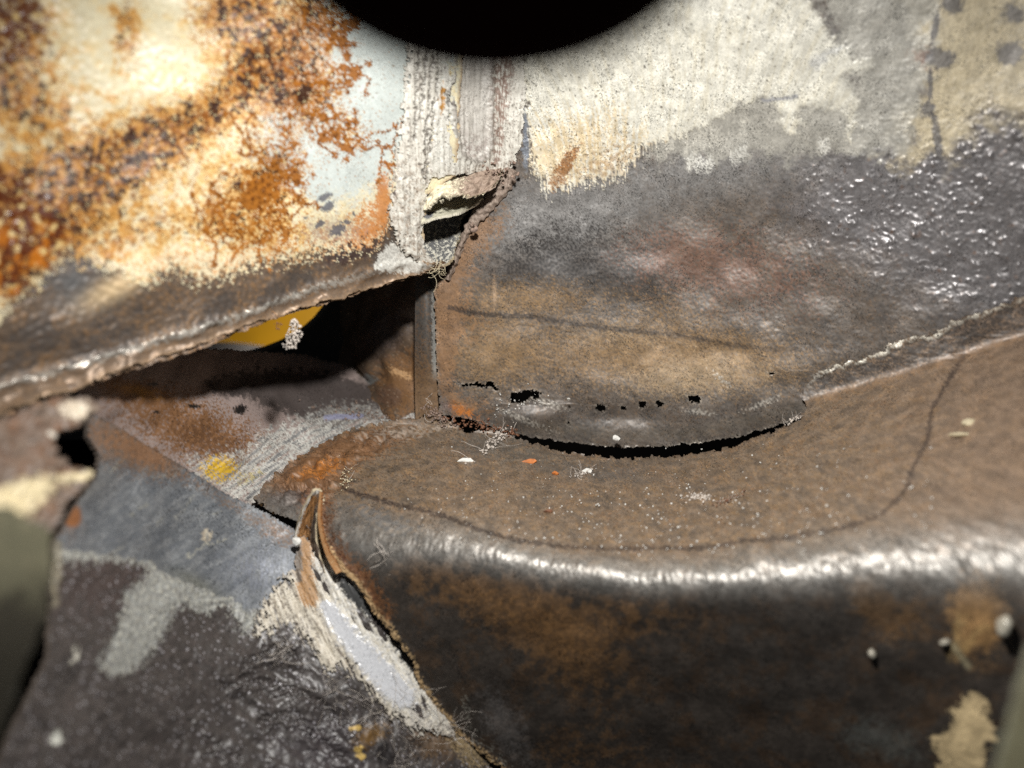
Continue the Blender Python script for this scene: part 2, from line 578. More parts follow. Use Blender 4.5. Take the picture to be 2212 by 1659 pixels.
WALL_HOLES = [
    ([(984, 827), (1006, 830), (1028, 826), (1046, 831), (1056, 824), (1063, 820), (1068, 832), (1079, 842), (1070, 844), (1060, 834), (1046, 838), (1022, 834), (1000, 836)], 1.2),
    ([(1098, 860), (1108, 849), (1128, 845), (1146, 842), (1164, 846), (1167, 858), (1158, 864), (1146, 857), (1136, 868), (1118, 872), (1104, 869)], 2.0),
    ([(1290, 874), (1306, 872), (1308, 884), (1297, 892), (1288, 886)], 1.6),
    ([(1340, 875), (1352, 880), (1350, 886), (1342, 884)], 1.2),
    ([(1381, 869), (1394, 866), (1397, 876), (1388, 882), (1380, 878)], 1.5),
    ([(1418, 867), (1430, 865), (1434, 873), (1426, 879), (1417, 875)], 1.5),
    ([(1484, 853), (1496, 856), (1510, 855), (1518, 863), (1508, 872), (1492, 868)], 1.8),
    ([(1658, 806), (1668, 802), (1676, 807), (1664, 811)], 1.2),
    ([(1226, 910), (1233, 912), (1230, 918), (1225, 916)], 0.6),
    ([(1912, 748), (1930, 744), (1922, 756), (1914, 757)], 0.5),
]
wall_outline = [(1128, -300), (2560, -320), (2560, 700), (2212, 720), (1960, 800), (1800, 868), (1726, 905), (1660, 925), (1590, 944),
                (1500, 958), (1420, 965), (1330, 966), (1230, 956), (1150, 945), (1110, 936), (1062, 919), (1000, 901), (950, 896),
                (944, 800), (941, 700), (938, 620), (962, 596), (985, 545), (1020, 490), (1065, 440), (1100, 395), (1112, 330), (1122, 200)]
s = grid(930, 2570, -330, 975, STEP, wall_d, wall_outline, WALL_HOLES, warp=1.6, wsize=0.3, fine=0.2, seed=2)
px, py = s.px, s.py
g1 = s.n(0.05, 'b', 0); g2 = s.n(0.09, 'b', 1); c1 = s.n(1.6, 'f', 1); c2 = s.n(0.8, 'm', 2); c3 = s.n(0.5, 'm', 3)
s.fill((96, 87, 79), 0.42, 0.15, 0.5)
s.paint(sm(c1 + 0.3 * c2, -0.3, 1.2) * 0.6, (74, 70, 67))
s.paint(sm(0.4 * g1 + c3, 0.3, 1.6) * 0.6, (112, 90, 68))
# bare grey zone below the paint
grey = s.blob(1330, 430, 260, 70, -0.25) + s.blob(1180, 470, 130, 90) + 0.9 * s.blob(1600, 350, 170, 60) + 0.8 * s.blob(1880, 120, 160, 200) + 0.7 * s.blob(1900, 330, 130, 90)
s.paint(np.clip(grey * (0.9 + 0.25 * c2), 0, 1) * 0.9, (134, 132, 130), 0.42, 0.25, 0.35)
dark = s.blob(1240, 560, 170, 90) + 0.8 * s.blob(1380, 640, 140, 70) + 0.6 * s.blob(1130, 610, 60, 50)
s.paint(spot(dark, 0.35 * c3, 0.35, 0.9) * (0.55 + 0.45 * sm(g1, -0.8, 0.8)), (52, 49, 48), 0.5)
ochre = s.blob(1300, 760, 330, 80) + s.blob(1150, 640, 150, 40) + s.blob(1550, 790, 220, 70) + 0.8 * s.blob(1050, 760, 100, 110) + 0.5 * s.blob(1450, 650, 120, 60)
s.paint(spot(ochre, 0.25 * c2 + 0.2 * g1, 0.3, 1.3) * 0.5, (134, 110, 80), 0.55)
fm = s.n(0.16, 'm', 0); fm2 = s.n(0.13, 'm', 1)
s.paint(spot(ochre, 0.5 * fm + 0.3 * c3, 0.7, 1.3) * 0.4, (164, 128, 82), 0.55)
s.paint(sm(fm2 + 0.6 * c2, 0.5, 1.6) * 0.55, (60, 55, 51))
pale = s.blob(1540, 800, 190, 60) + 0.7 * s.blob(1330, 720, 140, 40) + 0.6 * s.blob(1440, 830, 120, 40)
s.paint(spot(pale, 0.3 * s.n(0.2, 'm', 2) + 0.2 * c3, 0.5, 1.3) * 0.55, (160, 140, 112), 0.6)
red = s.blob(1600, 590, 220, 90, 0.1) + 0.6 * s.blob(1450, 540, 120, 60)
s.paint(spot(red, 0.3 * c2 + 0.25 * g1, 0.45, 1.2) * 0.65, (118, 86, 70), 0.5)
org = s.blob(985, 560, 50, 140, 0.35) + s.blob(960, 760, 30, 160) + s.blob(1000, 880, 60, 26) + 0.6 * s.blob(1060, 490, 60, 40, -0.8) + 0.5 * s.blob(1010, 700, 70, 60)
s.paint(spot(org, 0.3 * c3, 0.3, 0.9) * 0.7, (140, 104, 70), 0.6)
s.paint(spot(s.blob(985, 885, 60, 18, 0.35), 0.3 * c3, 0.5, 1.0), (178, 108, 44), 0.6)
s.paint(spot(s.blob(960, 880, 26, 50, -0.5), 0.2 * c3, 0.5, 1.0) * 0.8, (92, 96, 98), 0.5)
# tarry pitted zone at right
tar = spot(s.blob(2140, 430, 280, 260, 0.3) + 0.75 * s.blob(1860, 440, 220, 120) + 0.5 * s.blob(2250, 600, 260, 120), 0.10 * s.n(0.8, 'f', 1), 0.15, 1.0)
s.paint(tar * 0.9, (116, 113, 114), 0.33, 0.3, 0.3)
s.paint(tar * sm(s.n(0.45, 'f', 3) + 0.2 * g2, 1.0, 1.9) * 0.6, (112, 80, 56), 0.5)
midpit = np.clip(s.blob(1650, 560, 360, 150), 0, 1)
# grey-green band along the rusted bottom edge, short pale streaks
band = np.clip(1 - np.abs(py - np.interp(px, [1100, 1330, 1500, 1720, 2000], [915, 942, 935, 885, 800])) / 34.0, 0, 1) * sm(px, 1080, 1160)
s.paint(spot(band, 0.25 * c3, 0.25, 0.9) * 0.3, (104, 97, 86), 0.45, 0.2)
for (bx, by, rx, ry, ro) in ((1180, 870, 60, 10, 0.3), (1510, 890, 40, 8, 0.1), (1650, 870, 50, 9, -0.4), (1560, 820, 40, 8, 0.6), (1790, 800, 50, 8, -0.3), (1130, 905, 70, 10, 0.4)):
    s.paint(spot(s.blob(bx, by, rx, ry, ro), 0.3 * g1, 0.55, 1.1) * 0.7, (178, 172, 162), 0.4, 0.4)
# worn grey and tan primer, top right
tan = s.poly([(1960, -100), (2400, -100), (2400, 330), (2212, 260), (2150, 230), (2080, 300), (2040, 330), (1960, 350), (1930, 320), (1990, 170)], 40, 16, 0.9, 1)
s.paint(tan * 0.9, (190, 177, 148), 0.5, 0, 0.4)
g_up = s.poly([(1745, -100), (2030, -100), (2010, 150), (1960, 330), (1800, 330), (1500, 345), (1390, 330), (1480, 220), (1660, 170), (1840, 170)], 18, 10, 0.8, 2)
s.paint(g_up * 0.85, (168, 165, 156), 0.42, 0.15, 0.4)
for (bx, by, rx, ry, ro) in ((2028, 126, 42, 24, 0.1), (2184, 112, 34, 30, 0.3), (2190, 30, 26, 24, 0), (2057, 8, 26, 24, 0), (2002, 236, 18, 18, 0), (2020, 60, 8, 44, 0.2), (2024, 300, 10, 70, -0.15), (2010, 180, 7, 40, 0)):
    s.paint(spot(s.blob(bx, by, rx, ry, ro), 0.18 * c3, 0.3, 0.6) * 0.85, (92, 90, 92), 0.5, 0.2)
s.paint(spot(s.blob(2010, 126, 52, 30, 0.1) - s.blob(2028, 126, 36, 20), 0.15 * c3, 0.35, 0.6) * 0.5, (130, 98, 78))
# cream paint left on the metal
cream_outline = [(1100, -330), (1126, 120), (1136, 240), (1143, 330), (1152, 372), (1172, 392), (1184, 420), (1204, 408), (1220, 412), (1252, 398), (1296, 396),
                 (1340, 385), (1368, 350), (1392, 322), (1440, 300), (1500, 286), (1560, 250), (1640, 212), (1676, 226), (1690, 284), (1720, 292),
                 (1742, 268), (1726, 238), (1780, 238), (1824, 236), (1830, 300), (1846, 302), (1858, 230), (1842, 186), (1826, 170), (1870, 156),
                 (1888, 136), (1812, 96), (1780, 40), (1748, -6), (1760, -330)]
dcr = s.sdf(cream_outline, 5, 0.5, 1, 80, 1.6)
streaky = s.n(0.10, 'm', 1, 3.2, 0.55)                       # strokes running down
low = sm(py, 240, 330)
cr = sm(dcr + 9 * low * s.n(0.22, 'f', 1, 2.4, 0.16) + 5 * low * streaky - 3 * low, -6, 6 + 12 * sm(px, 1560, 1760))
s.paint(cr, (208, 205, 193), 0.42, 0, 0.35)
rad_ = np.hypot(px - 1330, py - 760) / 92.0; ang_ = np.arctan2(px - 1330, 760 - py)
brush = 1.3 * np.tanh(noise(ang_ * 9.0 + 0.4 * np.sin(rad_ * 0.9), rad_ * 0.10, 0.30, 'f', 2) / 1.3)
s.paint(cr * sm(brush + 0.3 * c2, -0.2, 1.3) * 0.5, (190, 182, 160))
s.paint(cr * sm(s.n(0.35, 'f', 0, 2.4, 0.2, rot=0.5), 0.2, 1.4) * 0.4, (186, 184, 172))
s.paint(cr * spot(s.blob(1230, 330, 170, 90, -0.2), 0.25 * brush + 0.15 * g1, 0.3, 1.0) * 0.7, (196, 172, 128), 0.6)
s.paint(cr * spot(s.blob(1320, 360, 120, 40, -0.3), 0.35 * g2, 0.5, 1.0) * 0.6, (150, 118, 78), 0.6)
s.paint(spot(s.poly([(1262, 308), (1246, 330), (1232, 372), (1212, 404), (1186, 416), (1184, 392), (1204, 356), (1236, 318)], 5, 4, 0.3, 1), 0.3 * streaky, 0.35, 0.9), (140, 98, 58), 0.6)
s.paint(cr * sm(g1 + 0.7 * s.n(0.07, 'b', 3) + 0.5 * c2 - 0.4 * sm(px, 1300, 1700), 2.4, 2.9) * 0.8, (70, 60, 52))
s.paint(cr * sm(-dcr + 26 + 14 * streaky, 0, 20) * low * 0.35, (224, 214, 190))
s.paint(s.poly([(1132, 230), (1140, 262), (1143, 330), (1136, 372), (1128, 330)], 3, 2, 0.3, 0) * 0.9, (140, 146, 156), 0.35, 0.5)
s.paint(s.poly([(1640, 214), (1720, 206), (1724, 212), (1650, 222)], 3, 2, 0.3, 0) * 0.7, (120, 122, 134))
s.paint(s.poly([(1750, 126), (1812, 98), (1818, 104), (1790, 124), (1770, 150), (1752, 150)], 5, 3, 0.3, 0) * 0.5, (150, 152, 156))
for k in range(26):                                           # streaks dragged below the paint edge
    r = random.Random(k)
    x = r.uniform(1400, 1620); y = np.interp(x, [1400, 1500, 1600], [318, 288, 240]) + r.uniform(-6, 10)
    s.paint(s.line([(x, y), (x + r.uniform(-3, 3), y + r.uniform(18, 62))], r.uniform(2.5, 6), 2.0, 3, 0.2, k) * r.uniform(0.15, 0.6), (206, 202, 190), 0.45)
for (x, y) in ((1487, 340), (1496, 335), (1505, 345), (1512, 338), (1524, 345), (1534, 340), (1580, 330), (1592, 325), (1600, 318), (1608, 310), (1770, 300), (1778, 305), (1786, 300)):
    s.paint(s.line([(x, y), (x + 3, y + 26)], 6, 2.5, 3, 0.1, int(x)) * 0.9, (214, 212, 204), 0.45)
# pen line
s.paint(s.line([(972, 664), (1010, 674), (1060, 680), (1150, 684), (1230, 698), (1300, 708), (1450, 722), (1560, 742), (1660, 756), (1800, 748)], 10, 2.5, 1.5, 0.2, 3) * np.interp(px, [960, 1500, 1800], [0.85, 0.7, 0.25]) * (0.85 + 0.15 * g1), (42, 38, 38), 0.45)
s.paint(s.blob(1068, 632, 4, 30) * 0.5, (190, 160, 130))
s.mottle(0.13, 0.6, 1, 'f'); s.mottle(0.06, 0.4, 2, 'm')
edge = np.clip(1 - s.d / 6.0, 0, 1)
s.paint(edge * sm(g1 + c3, -0.4, 0.8) * 0.6, (168, 160, 148), 0.35, 0.5)
# relief
pits = s.n(0.17, 'b', 2); pits2 = s.n(0.09, 'b', 3)
s.disp += tar * (0.35 + 0.65 * sm(s.n(0.9, 'f', 2), -0.9, 0.9)) * (0.008 * np.maximum(s.n(0.09, 'w', 2), -0.2) + 0.009 * np.maximum(s.n(0.19, 'w', 0), 0) + 0.0012 * s.n(0.15, 'm', 1)) + midpit * (0.0011 * s.n(0.16, 'm', 3) + 0.0012 * np.maximum(s.n(0.07, 'w', 3), 0))
s.disp += (0.0008 * g1 + 0.0010 * g2) * (1 - cr) + 0.0015 * s.n(0.45, 's', 3) + 0.012 * s.n(1.5, 's', 1)
s.disp += cr * (0.02 + 0.0016 * s.n(0.10, 's', 1, 3.2, 0.55) + 0.0007 * g1)
for (bx, by, rx, ry, am) in ((1560, 760, 60, 30, -.05), (1700, 800, 50, 26, .05), (1400, 600, 90, 60, .05), (1150, 900, 60, 20, .08), (1330, 900, 80, 20, -.05)):
    s.disp += am * s.blob(bx, by, rx, ry)
s.disp -= 0.02 * sm(py - np.interp(px, [1100, 1330, 1500, 1700], [900, 925, 918, 880]), 0, 50) * sm(px, 1090, 1150) * (1 - sm(px, 1640, 1760))
ow = s.build('rusted_panel', M_STEEL, thick=0.10, rim=(150, 140, 128), rimrgh=0.4)
tag(ow, 'large rusted steel wall sheet with cream paint patch, small rust holes and a pen line', 'panel')

# ------------------------------------------------------------------ ledge: floor, rounded front ridge and dark front face in one sheet
ledge_outline = [(2560, 560), (2212, 640), (2130, 672), (2062, 694), (2030, 712), (2026, 722), (1975, 728), (1920, 746), (1912, 760), (1850, 778), (1800, 790),
                 (1760, 812), (1738, 838), (1730, 852), (1745, 880), (1726, 905), (1700, 918), (1640, 944), (1580, 966), (1520, 978), (1440, 987), (1340, 990), (1260, 984), (1190, 968), (1130, 952),
                 (1106, 940), (1062, 922), (1036, 932), (1006, 936), (985, 918), (960, 908), (940, 902), (840, 908), (746, 930), (700, 955), (656, 980), (610, 1012), (575, 1040), (548, 1076), (590, 1108),
                 (640, 1124), (684, 1150), (706, 1186), (728, 1222), (772, 1262), (810, 1320), (850, 1370), (890, 1420), (901, 1462), (925, 1505), (985, 1575), (1050, 1632), (1120, 1690), (1200, 1760), (1360, 1950), (2560, 1950)]
_r = random.Random(9); _o = []
for (ax, ay), (bx, by) in zip(ledge_outline[1:13], ledge_outline[2:14]):      # the torn flange edge
    _o.append((ax, ay))
    for q in range(1, 5):
        _o.append((ax + (bx - ax) * q / 5 + _r.uniform(-3, 3), ay + (by - ay) * q / 5 + _r.uniform(-3.5, 3.5)))
ledge_outline = ledge_outline[:1] + _o + ledge_outline[13:]
s = grid(530, 2570, 540, 1960, STEP, ledge_d, ledge_outline, [([(892, 1205), (900, 1205), (898, 1208)], 0.2)], warp=1.8, wsize=0.3, fine=0.2, seed=1)
px, py = s.px, s.py
f_inv, g_inv, w_inv = FLOOR(px, py), FACE(px, py), WALL(px, py) * 1.012
facing = sm((f_inv - g_inv) / 0.0013, -1.0, 1.5)             # 0 floor .. 1 front face
ridge = np.exp(-(((f_inv - g_inv) - 0.0004) / (0.0022 + 0.0016 * sm(px, 1300, 2100))) ** 2)
flange = sm((w_inv - f_inv) / 0.0004, -0.5, 1.5) * sm(px, 1640, 1760)
g1 = s.n(0.05, 'b', 0); g2 = s.n(0.09, 'b', 1); c1 = s.n(1.5, 'f', 0); c2 = s.n(0.8, 'm', 1); c3 = s.n(0.45, 'm', 2)
stre = s.n(0.5, 'm', 3, 0.5, 2.2)
s.fill((122, 106, 90), 0.42, 0.12, 0.5)
s.paint(sm(c2 + 0.6 * stre, 0.0, 1.6) * 0.6, (136, 108, 76))
s.paint(sm(-c1 - 0.4 * c3, 0.2, 1.4) * 0.6, (82, 75, 69))
s.paint(sm(s.n(0.25, 'm', 0) + 0.4 * c1, 0.6, 1.6) * 0.4, (148, 106, 66))
fm = s.n(0.16, 'm', 0); fm2 = s.n(0.13, 'm', 3)
s.paint(sm(fm + 0.5 * c2, 0.6, 1.7) * 0.45, (156, 128, 94))
s.paint(sm(fm2 + 0.5 * c1, 0.5, 1.5) * 0.5, (74, 66, 60))
rightw = sm(px, 1700, 2200)
s.paint(rightw * 0.6 * (1 - facing), (132, 110, 92), 0.36)
s.paint(spot(s.blob(1050, 960, 110, 40) + 0.6 * s.blob(1180, 1000, 90, 30), 0.3 * c3, 0.4, 1.0) * 0.8, (94, 90, 84), 0.5)
s.paint(spot(s.blob(1300, 1020, 150, 26, 0.05), 0.25 * g1, 0.5, 1.0) * 0.6, (92, 90, 88), 0.4, 0.2)
# bright rust at the left end
ro = s.blob(690, 1005, 110, 50, -0.6) + 0.9 * s.blob(800, 960, 120, 30, -0.3) + 0.8 * s.blob(650, 1050, 90, 40)
s.paint(spot(ro, 0.25 * stre + 0.2 * c3, 0.3, 0.9) * 0.85, (128, 92, 62), 0.55)
s.paint(spot(s.blob(690, 1015, 80, 24, -0.3), 0.3 * s.n(0.2, 'm', 1, 0.5, 2) , 0.5, 1.1), (176, 112, 50), 0.55)
s.paint(spot(s.blob(605, 1090, 60, 34, 0.3) + s.blob(660, 1075, 50, 20), 0.3 * c3, 0.4, 0.9) * 0.9, (66, 50, 44), 0.7)
s.paint(spot(s.blob(870, 935, 90, 16, -0.1), 0.35 * g2 + 0.2 * c3, 0.4, 1.0) * 0.7, (160, 146, 132), 0.7)
# front face, its shade under the high light put into a darker colour
s.paint(facing, (63, 57, 52), 0.40, 0.1, 0.3)
s.paint(facing * sm(c1 + 0.5 * c3, -0.1, 1.3) * 0.8, (74, 58, 44), 0.5)
fr = s.blob(1150, 1330, 150, 70, 0.7) + 0.9 * s.blob(1250, 1400, 130, 90, 0.5) + 0.9 * s.blob(1010, 1280, 90, 50, 0.6) + 0.6 * s.blob(1400, 1330, 150, 50) + 0.6 * s.blob(1250, 1620, 160, 60) + 0.7 * s.blob(900, 1240, 60, 60)
s.paint(facing * spot(fr, 0.3 * s.n(0.6, 'f', 2) + 0.12 * c3, 0.3, 1.0) * 0.75, (96, 72, 48), 0.5)
s.paint(facing * spot(fr * 0.8, 0.12 * g2 + 0.3 * c3, 0.8, 1.4) * 0.55, (128, 94, 58), 0.55)
s.paint(facing * spot(s.blob(1750, 1400, 260, 160), 0.3 * c2, 0.3, 1.0) * 0.4, (54, 52, 50), 0.45)
s.paint(spot(s.blob(1880, 1300, 50, 90, -0.6) + 0.6 * s.blob(1990, 1330, 60, 60), 0.2 * c2, 0.35, 0.8) * facing * 0.7, (104, 78, 50), 0.5)
s.paint(spot(s.blob(2110, 1330, 70, 110), 0.2 * c2, 0.3, 0.8) * facing * 0.9, (150, 116, 76), 0.5)
s.paint(facing * spot(s.blob(1090, 1570, 50, 110, -0.5), 0.25 * c3, 0.4, 0.9) * 0.6, (106, 102, 100), 0.45, 0.2)
s.paint(facing * spot(s.blob(1900, 1600, 120, 50, 0.3), 0.25 * c2, 0.4, 0.9) * 0.55, (92, 94, 90), 0.4)
s.paint(s.poly([(2010, 1588), (2050, 1580), (2062, 1530), (2090, 1498), (2124, 1502), (2132, 1560), (2150, 1580), (2128, 1620), (2110, 1720), (2000, 1720), (2030, 1640)], 5, 6, 0.4, 1), (218, 194, 150), 0.5)
s.paint(s.line([(2075, 1330), (2060, 1420), (2130, 1350)], 16, 8, 6, 0.4, 1) * 0.5, (180, 150, 100), 0.5)
s.paint(s.line([(2060, 1395), (2092, 1440)], 12, 5) * 0.7, (170, 160, 130), 0.4)
# worn polished ridge
s.paint(np.clip(ridge * (0.85 + 0.3 * c3), 0, 1) * 0.9, (158, 155, 150), 0.52, 0.85, 0.4)
s.paint(ridge * sm(s.n(0.16, 'm', 2, 1.6, 0.7) + 0.5 * g2, 0.3, 1.4) * 0.75, (84, 78, 72), 0.6, 0.4)
s.paint(spot(s.blob(820, 1120, 90, 26, 0.35), 0.3 * g2, 0.4, 1.0) * 0.7, (112, 112, 112), 0.42, 0.3)
# rusty left edge of the face, sealer crust along it
el = [(684, 1090), (690, 1150), (712, 1190), (745, 1232), (775, 1262), (812, 1320), (852, 1370), (890, 1420), (902, 1462), (930, 1508), (990, 1580), (1060, 1640), (1140, 1710)]
s.paint(spot(s.line(el[:6], 70, 34), 0.3 * c3, 0.35, 0.9) * 0.75, (132, 88, 52), 0.55)
s.paint(spot(s.line(el[:6], 60, 24) * 1.0, 0.4 * c3, 0.9, 1.2), (84, 52, 32), 0.7)
s.paint(spot(s.line(el, 17, 8), 0.25 * c3 + 0.2 * g1, 0.45, 0.8) * 0.85, (190, 160, 118), 0.6)
s.paint(sm(s.line([(1000, 1500), (1010, 1560), (1060, 1620), (1110, 1690)], 5, 2.5, 8, 0.3, 2), 0.3, 0.9) * 0.6, (150, 148, 138))
# pen line round the ledge
s.paint(s.line([(742, 1056), (775, 1068), (850, 1088), (950, 1112), (1040, 1144), (1110, 1166), (1200, 1178), (1300, 1184), (1420, 1186), (1560, 1178), (1700, 1160), (1820, 1140), (1905, 1112), (1950, 1065),
                (1975, 1010), (2002, 950), (2014, 880), (2050, 820), (2082, 770), (2080, 720), (2070, 690)], 9, 2.5, 2.0, 0.25, 1) * (0.8 + 0.15 * g1) * np.interp(px, [700, 1500, 2080], [0.9, 0.75, 0.8]), (46, 38, 38), 0.45)
# upturned flange and its bright bend
s.paint(flange * sm(c3 + 0.2 * g1, -1.4, 0.3) * 0.92, (64, 58, 54), 0.42)
bend = np.exp(-((w_inv - f_inv) / 0.0006) ** 2) * sm(px, 1650, 1800)
s.paint(spot(bend, 0.3 * c3 + 0.2 * g1, 0.5, 1.1) * 0.5, (134, 104, 76), 0.5)
_e = sm(px, 1730, 1800) * (1 - facing) * flange
s.paint(np.clip(1.3 - s.d / 8, 0, 1) * _e * sm(c3 + 0.4 * g2, -1.0, 0.2), (222, 216, 202), 0.35, 0.2)  # highlight on the torn top edge, put into the colour
s.disp += 0.035 * np.clip(1 - s.d / 12, 0, 1) * _e * (0.6 + 0.5 * s.n(0.3, 's', 2))
s.paint(sm(s.blob(800, 1192, 3, 50, 1.2), 0.4, 0.8) * 0, (0, 0, 0))
s.mottle(0.16, 0.6, 2, 'f'); s.mottle(0.08, 0.5, 1, 'm')
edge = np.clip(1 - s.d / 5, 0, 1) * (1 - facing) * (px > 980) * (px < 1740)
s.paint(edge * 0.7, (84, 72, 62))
grit = np.clip(s.blob(1300, 1120, 420, 70, 0.1), 0, 1) * (1 - facing)
s.disp += 0.0009 * g1 + 0.0009 * g2 + 0.0018 * s.n(0.45, 's', 3) * (1 - facing) + 0.015 * s.n(1.5, 's', 1)
s.disp += grit * 0.02 * np.maximum(s.n(0.09, 'b', 2) - 1.3, 0) * 1.4
s.disp += ridge * (0.0032 * s.n(0.11, 'w', 2, 1.5, 0.6) + 0.003 * s.n(0.45, 's', 3))
lump = sm(ro, 0.3, 0.9)
s.disp += lump * (0.035 * s.n(0.45, 's', 2) + 0.02 * s.n(0.25, 's', 1, 0.5, 2) + 0.004 * s.n(0.45, 's', 3))
s.disp += 0.05 * sm(s.line(el, 22, 10), 0, 1) * (0.8 + 0.4 * c3)
s.disp -= 0.12 * s.line([(612, 1050), (640, 1058), (664, 1052), (690, 1058), (710, 1046)], 7, 3.5, 3, 0.2, 1)
s.disp -= 0.05 * s.line([(905, 1128), (914, 1116)], 8, 3)
ol = s.build('ledge_sheet', M_STEEL, thick=0.10, rim=(120, 96, 70), rimrgh=0.5)
tag(ol, 'brown rusted ledge with polished rounded front ridge, dark front face and pen line', 'ledge')

# ------------------------------------------------------------------ cream panel, upper left, with its folded lip
root = thing('cream_panel', 'cream painted panel eaten by orange filiform rust, with dark folded lip below', 'panel', at(500, 640, 17))
lip_pts = [(x, float(lip_y(x))) for x in (-330, -200, -100, 0, 60, 120, 200, 260, 330, 400, 440, 480, 520, 560, 600, 640, 690, 740, 770, 800, 830, 860, 905, 950, 964)]
pan_outline = [(-330, -330), (1000, -330), (1000, 100), (985, 380), (925, 420), (914, 480), (914, 566), (964, 570)] + lip_pts[::-1][1:]
s = grid(-340, 1010, -340, 1080, STEP, panel_d, pan_outline, (), warp=1.5, wsize=0.6, fine=0.2, seed=0)
px, py = s.px, s.py
g1 = s.n(0.045, 'b', 0); g2 = s.n(0.08, 'b', 1); g3 = s.n(0.13, 'b', 2)
c1 = s.n(1.5, 'f', 2); c2 = s.n(0.7, 'm', 0); c3 = s.n(0.4, 'm', 1); c4 = s.n(0.22, 'm', 3)
s.fill((204, 194, 164), 0.36, 0, 0.2)
cool = spot(s.blob(760, 200, 200, 190) + 0.9 * s.blob(690, 330, 130, 110) + s.blob(830, 60, 150, 150), 0.15 * c2, 0.25, 0.8)
s.paint(cool, (182, 188, 184), 0.25, 0, 0.05)
s.paint((1 - cool) * sm(c1 + 0.5 * c3, 0.2, 1.6) * 0.5, (214, 186, 126))
# how far the rust has come, 0..1
den = (1.1 * s.blob(20, 90, 130, 120) + 0.75 * s.blob(60, 240, 150, 80) + 1.15 * s.blob(40, 470, 130, 120) + 0.85 * s.blob(170, 400, 180, 80, -0.3) + 0.85 * s.blob(330, 300, 190, 70, -0.35) + 0.3 * s.blob(250, 400, 260, 160)
       + 0.9 * s.blob(270, 60, 40, 110) + 1.0 * s.blob(560, 90, 130, 110, 0.5) + 1.05 * s.blob(640, 190, 100, 80, 0.4) + 0.8 * s.blob(500, 20, 90, 60) + 0.85 * s.blob(680, 30, 60, 70)
       + 0.95 * s.blob(550, 400, 90, 50, 0.2) + 0.8 * s.blob(500, 480, 110, 50) + 0.7 * s.blob(610, 350, 60, 60) + 0.55 * s.blob(460, 230, 130, 60, -0.4)
       + 0.6 * s.blob(250, 520, 150, 60, -0.2) + 0.8 * s.blob(30, 600, 60, 70) + 0.6 * s.blob(760, 290, 50, 40) + 0.5 * s.blob(660, 510, 160, 40, -0.1))
den = np.clip(den, 0, 1.25)
# halo of yellow stain, then orange, then dark scabs with worm-like edges
wx = 0.16 * s.n(0.3, 'f', 1); wy = 0.16 * s.n(0.3, 'f', 2)
worm = np.abs(noise(s.u + wx, s.v + wy, 0.24, 'w', 3)); worm2 = np.abs(noise(s.u + wx, s.v + wy, 0.13, 'w', 1))
spread = den + 0.22 * c3 + 0.16 * c4
wr = sm(px, 200, 460)                                         # fine worm tracks only right of here
f5 = s.n(0.6, 'f', 1); f3 = s.n(0.35, 'f', 3); f2 = s.n(0.5, 'f', 2)
s.paint(sm(den + 0.30 * f5 + 0.12 * c4, 0.42, 0.80) * (1 - 0.8 * cool) * 0.75, (206, 172, 108), 0.36)
s.paint(sm(den + 0.34 * f5 + 0.14 * c4, 0.72, 0.98) * (1 - 0.55 * wr) * 0.85, (176, 122, 50), 0.45)
tr = sm(0.62 - worm - 0.9 * (0.95 - spread), -0.12, 0.12)
tr2 = sm(0.55 - worm2 - 0.9 * (0.9 - spread), -0.10, 0.10)
trk = np.clip(np.maximum(tr, 0.9 * tr2), 0, 1) * (0.35 + 0.65 * wr)
s.paint(trk * 0.92, (156, 100, 34), 0.45, 0, 0.5)
core = sm(den + 0.34 * f3 + 0.16 * c4 - 0.25 * worm, 0.80, 1.02)
s.paint(core * 0.85, (112, 62, 20), 0.42)
scab = sm(den + 0.42 * f2 + 0.22 * c4 - 0.2 * worm, 1.00, 1.22)
s.paint(scab * 0.95, (42, 20, 13), 0.5, 0, 0.6)
isl = sm(0.8 * s.n(0.3, 'm', 2) + 0.5 * f3 - 0.2 * den, 0.7, 1.1) * sm(den, 0.3, 0.6)
s.paint(isl * 0.7, (218, 200, 152), 0.36)
# large melted looking stain at far left and top left
big = s.poly([(-100, -100), (110, -60), (100, 40), (60, 110), (-20, 140), (-100, 160)], 12, 20, 0.5, 0) + s.poly([(-100, 390), (20, 370), (60, 420), (130, 470), (125, 560), (60, 590), (30, 660), (-100, 640)], 10, 16, 0.5, 1)
s.paint(big * sm(f3 + 0.4 * c4, -1.5, -0.5) * 0.92, (84, 40, 20), 0.25)
s.paint(big * sm(f5, 0.1, 0.9) * sm(py, 440, 540) * 0.85, (176, 104, 30), 0.25)
s.paint(big * sm(g3 + c4, 1.3, 1.9), (196, 168, 112), 0.4)
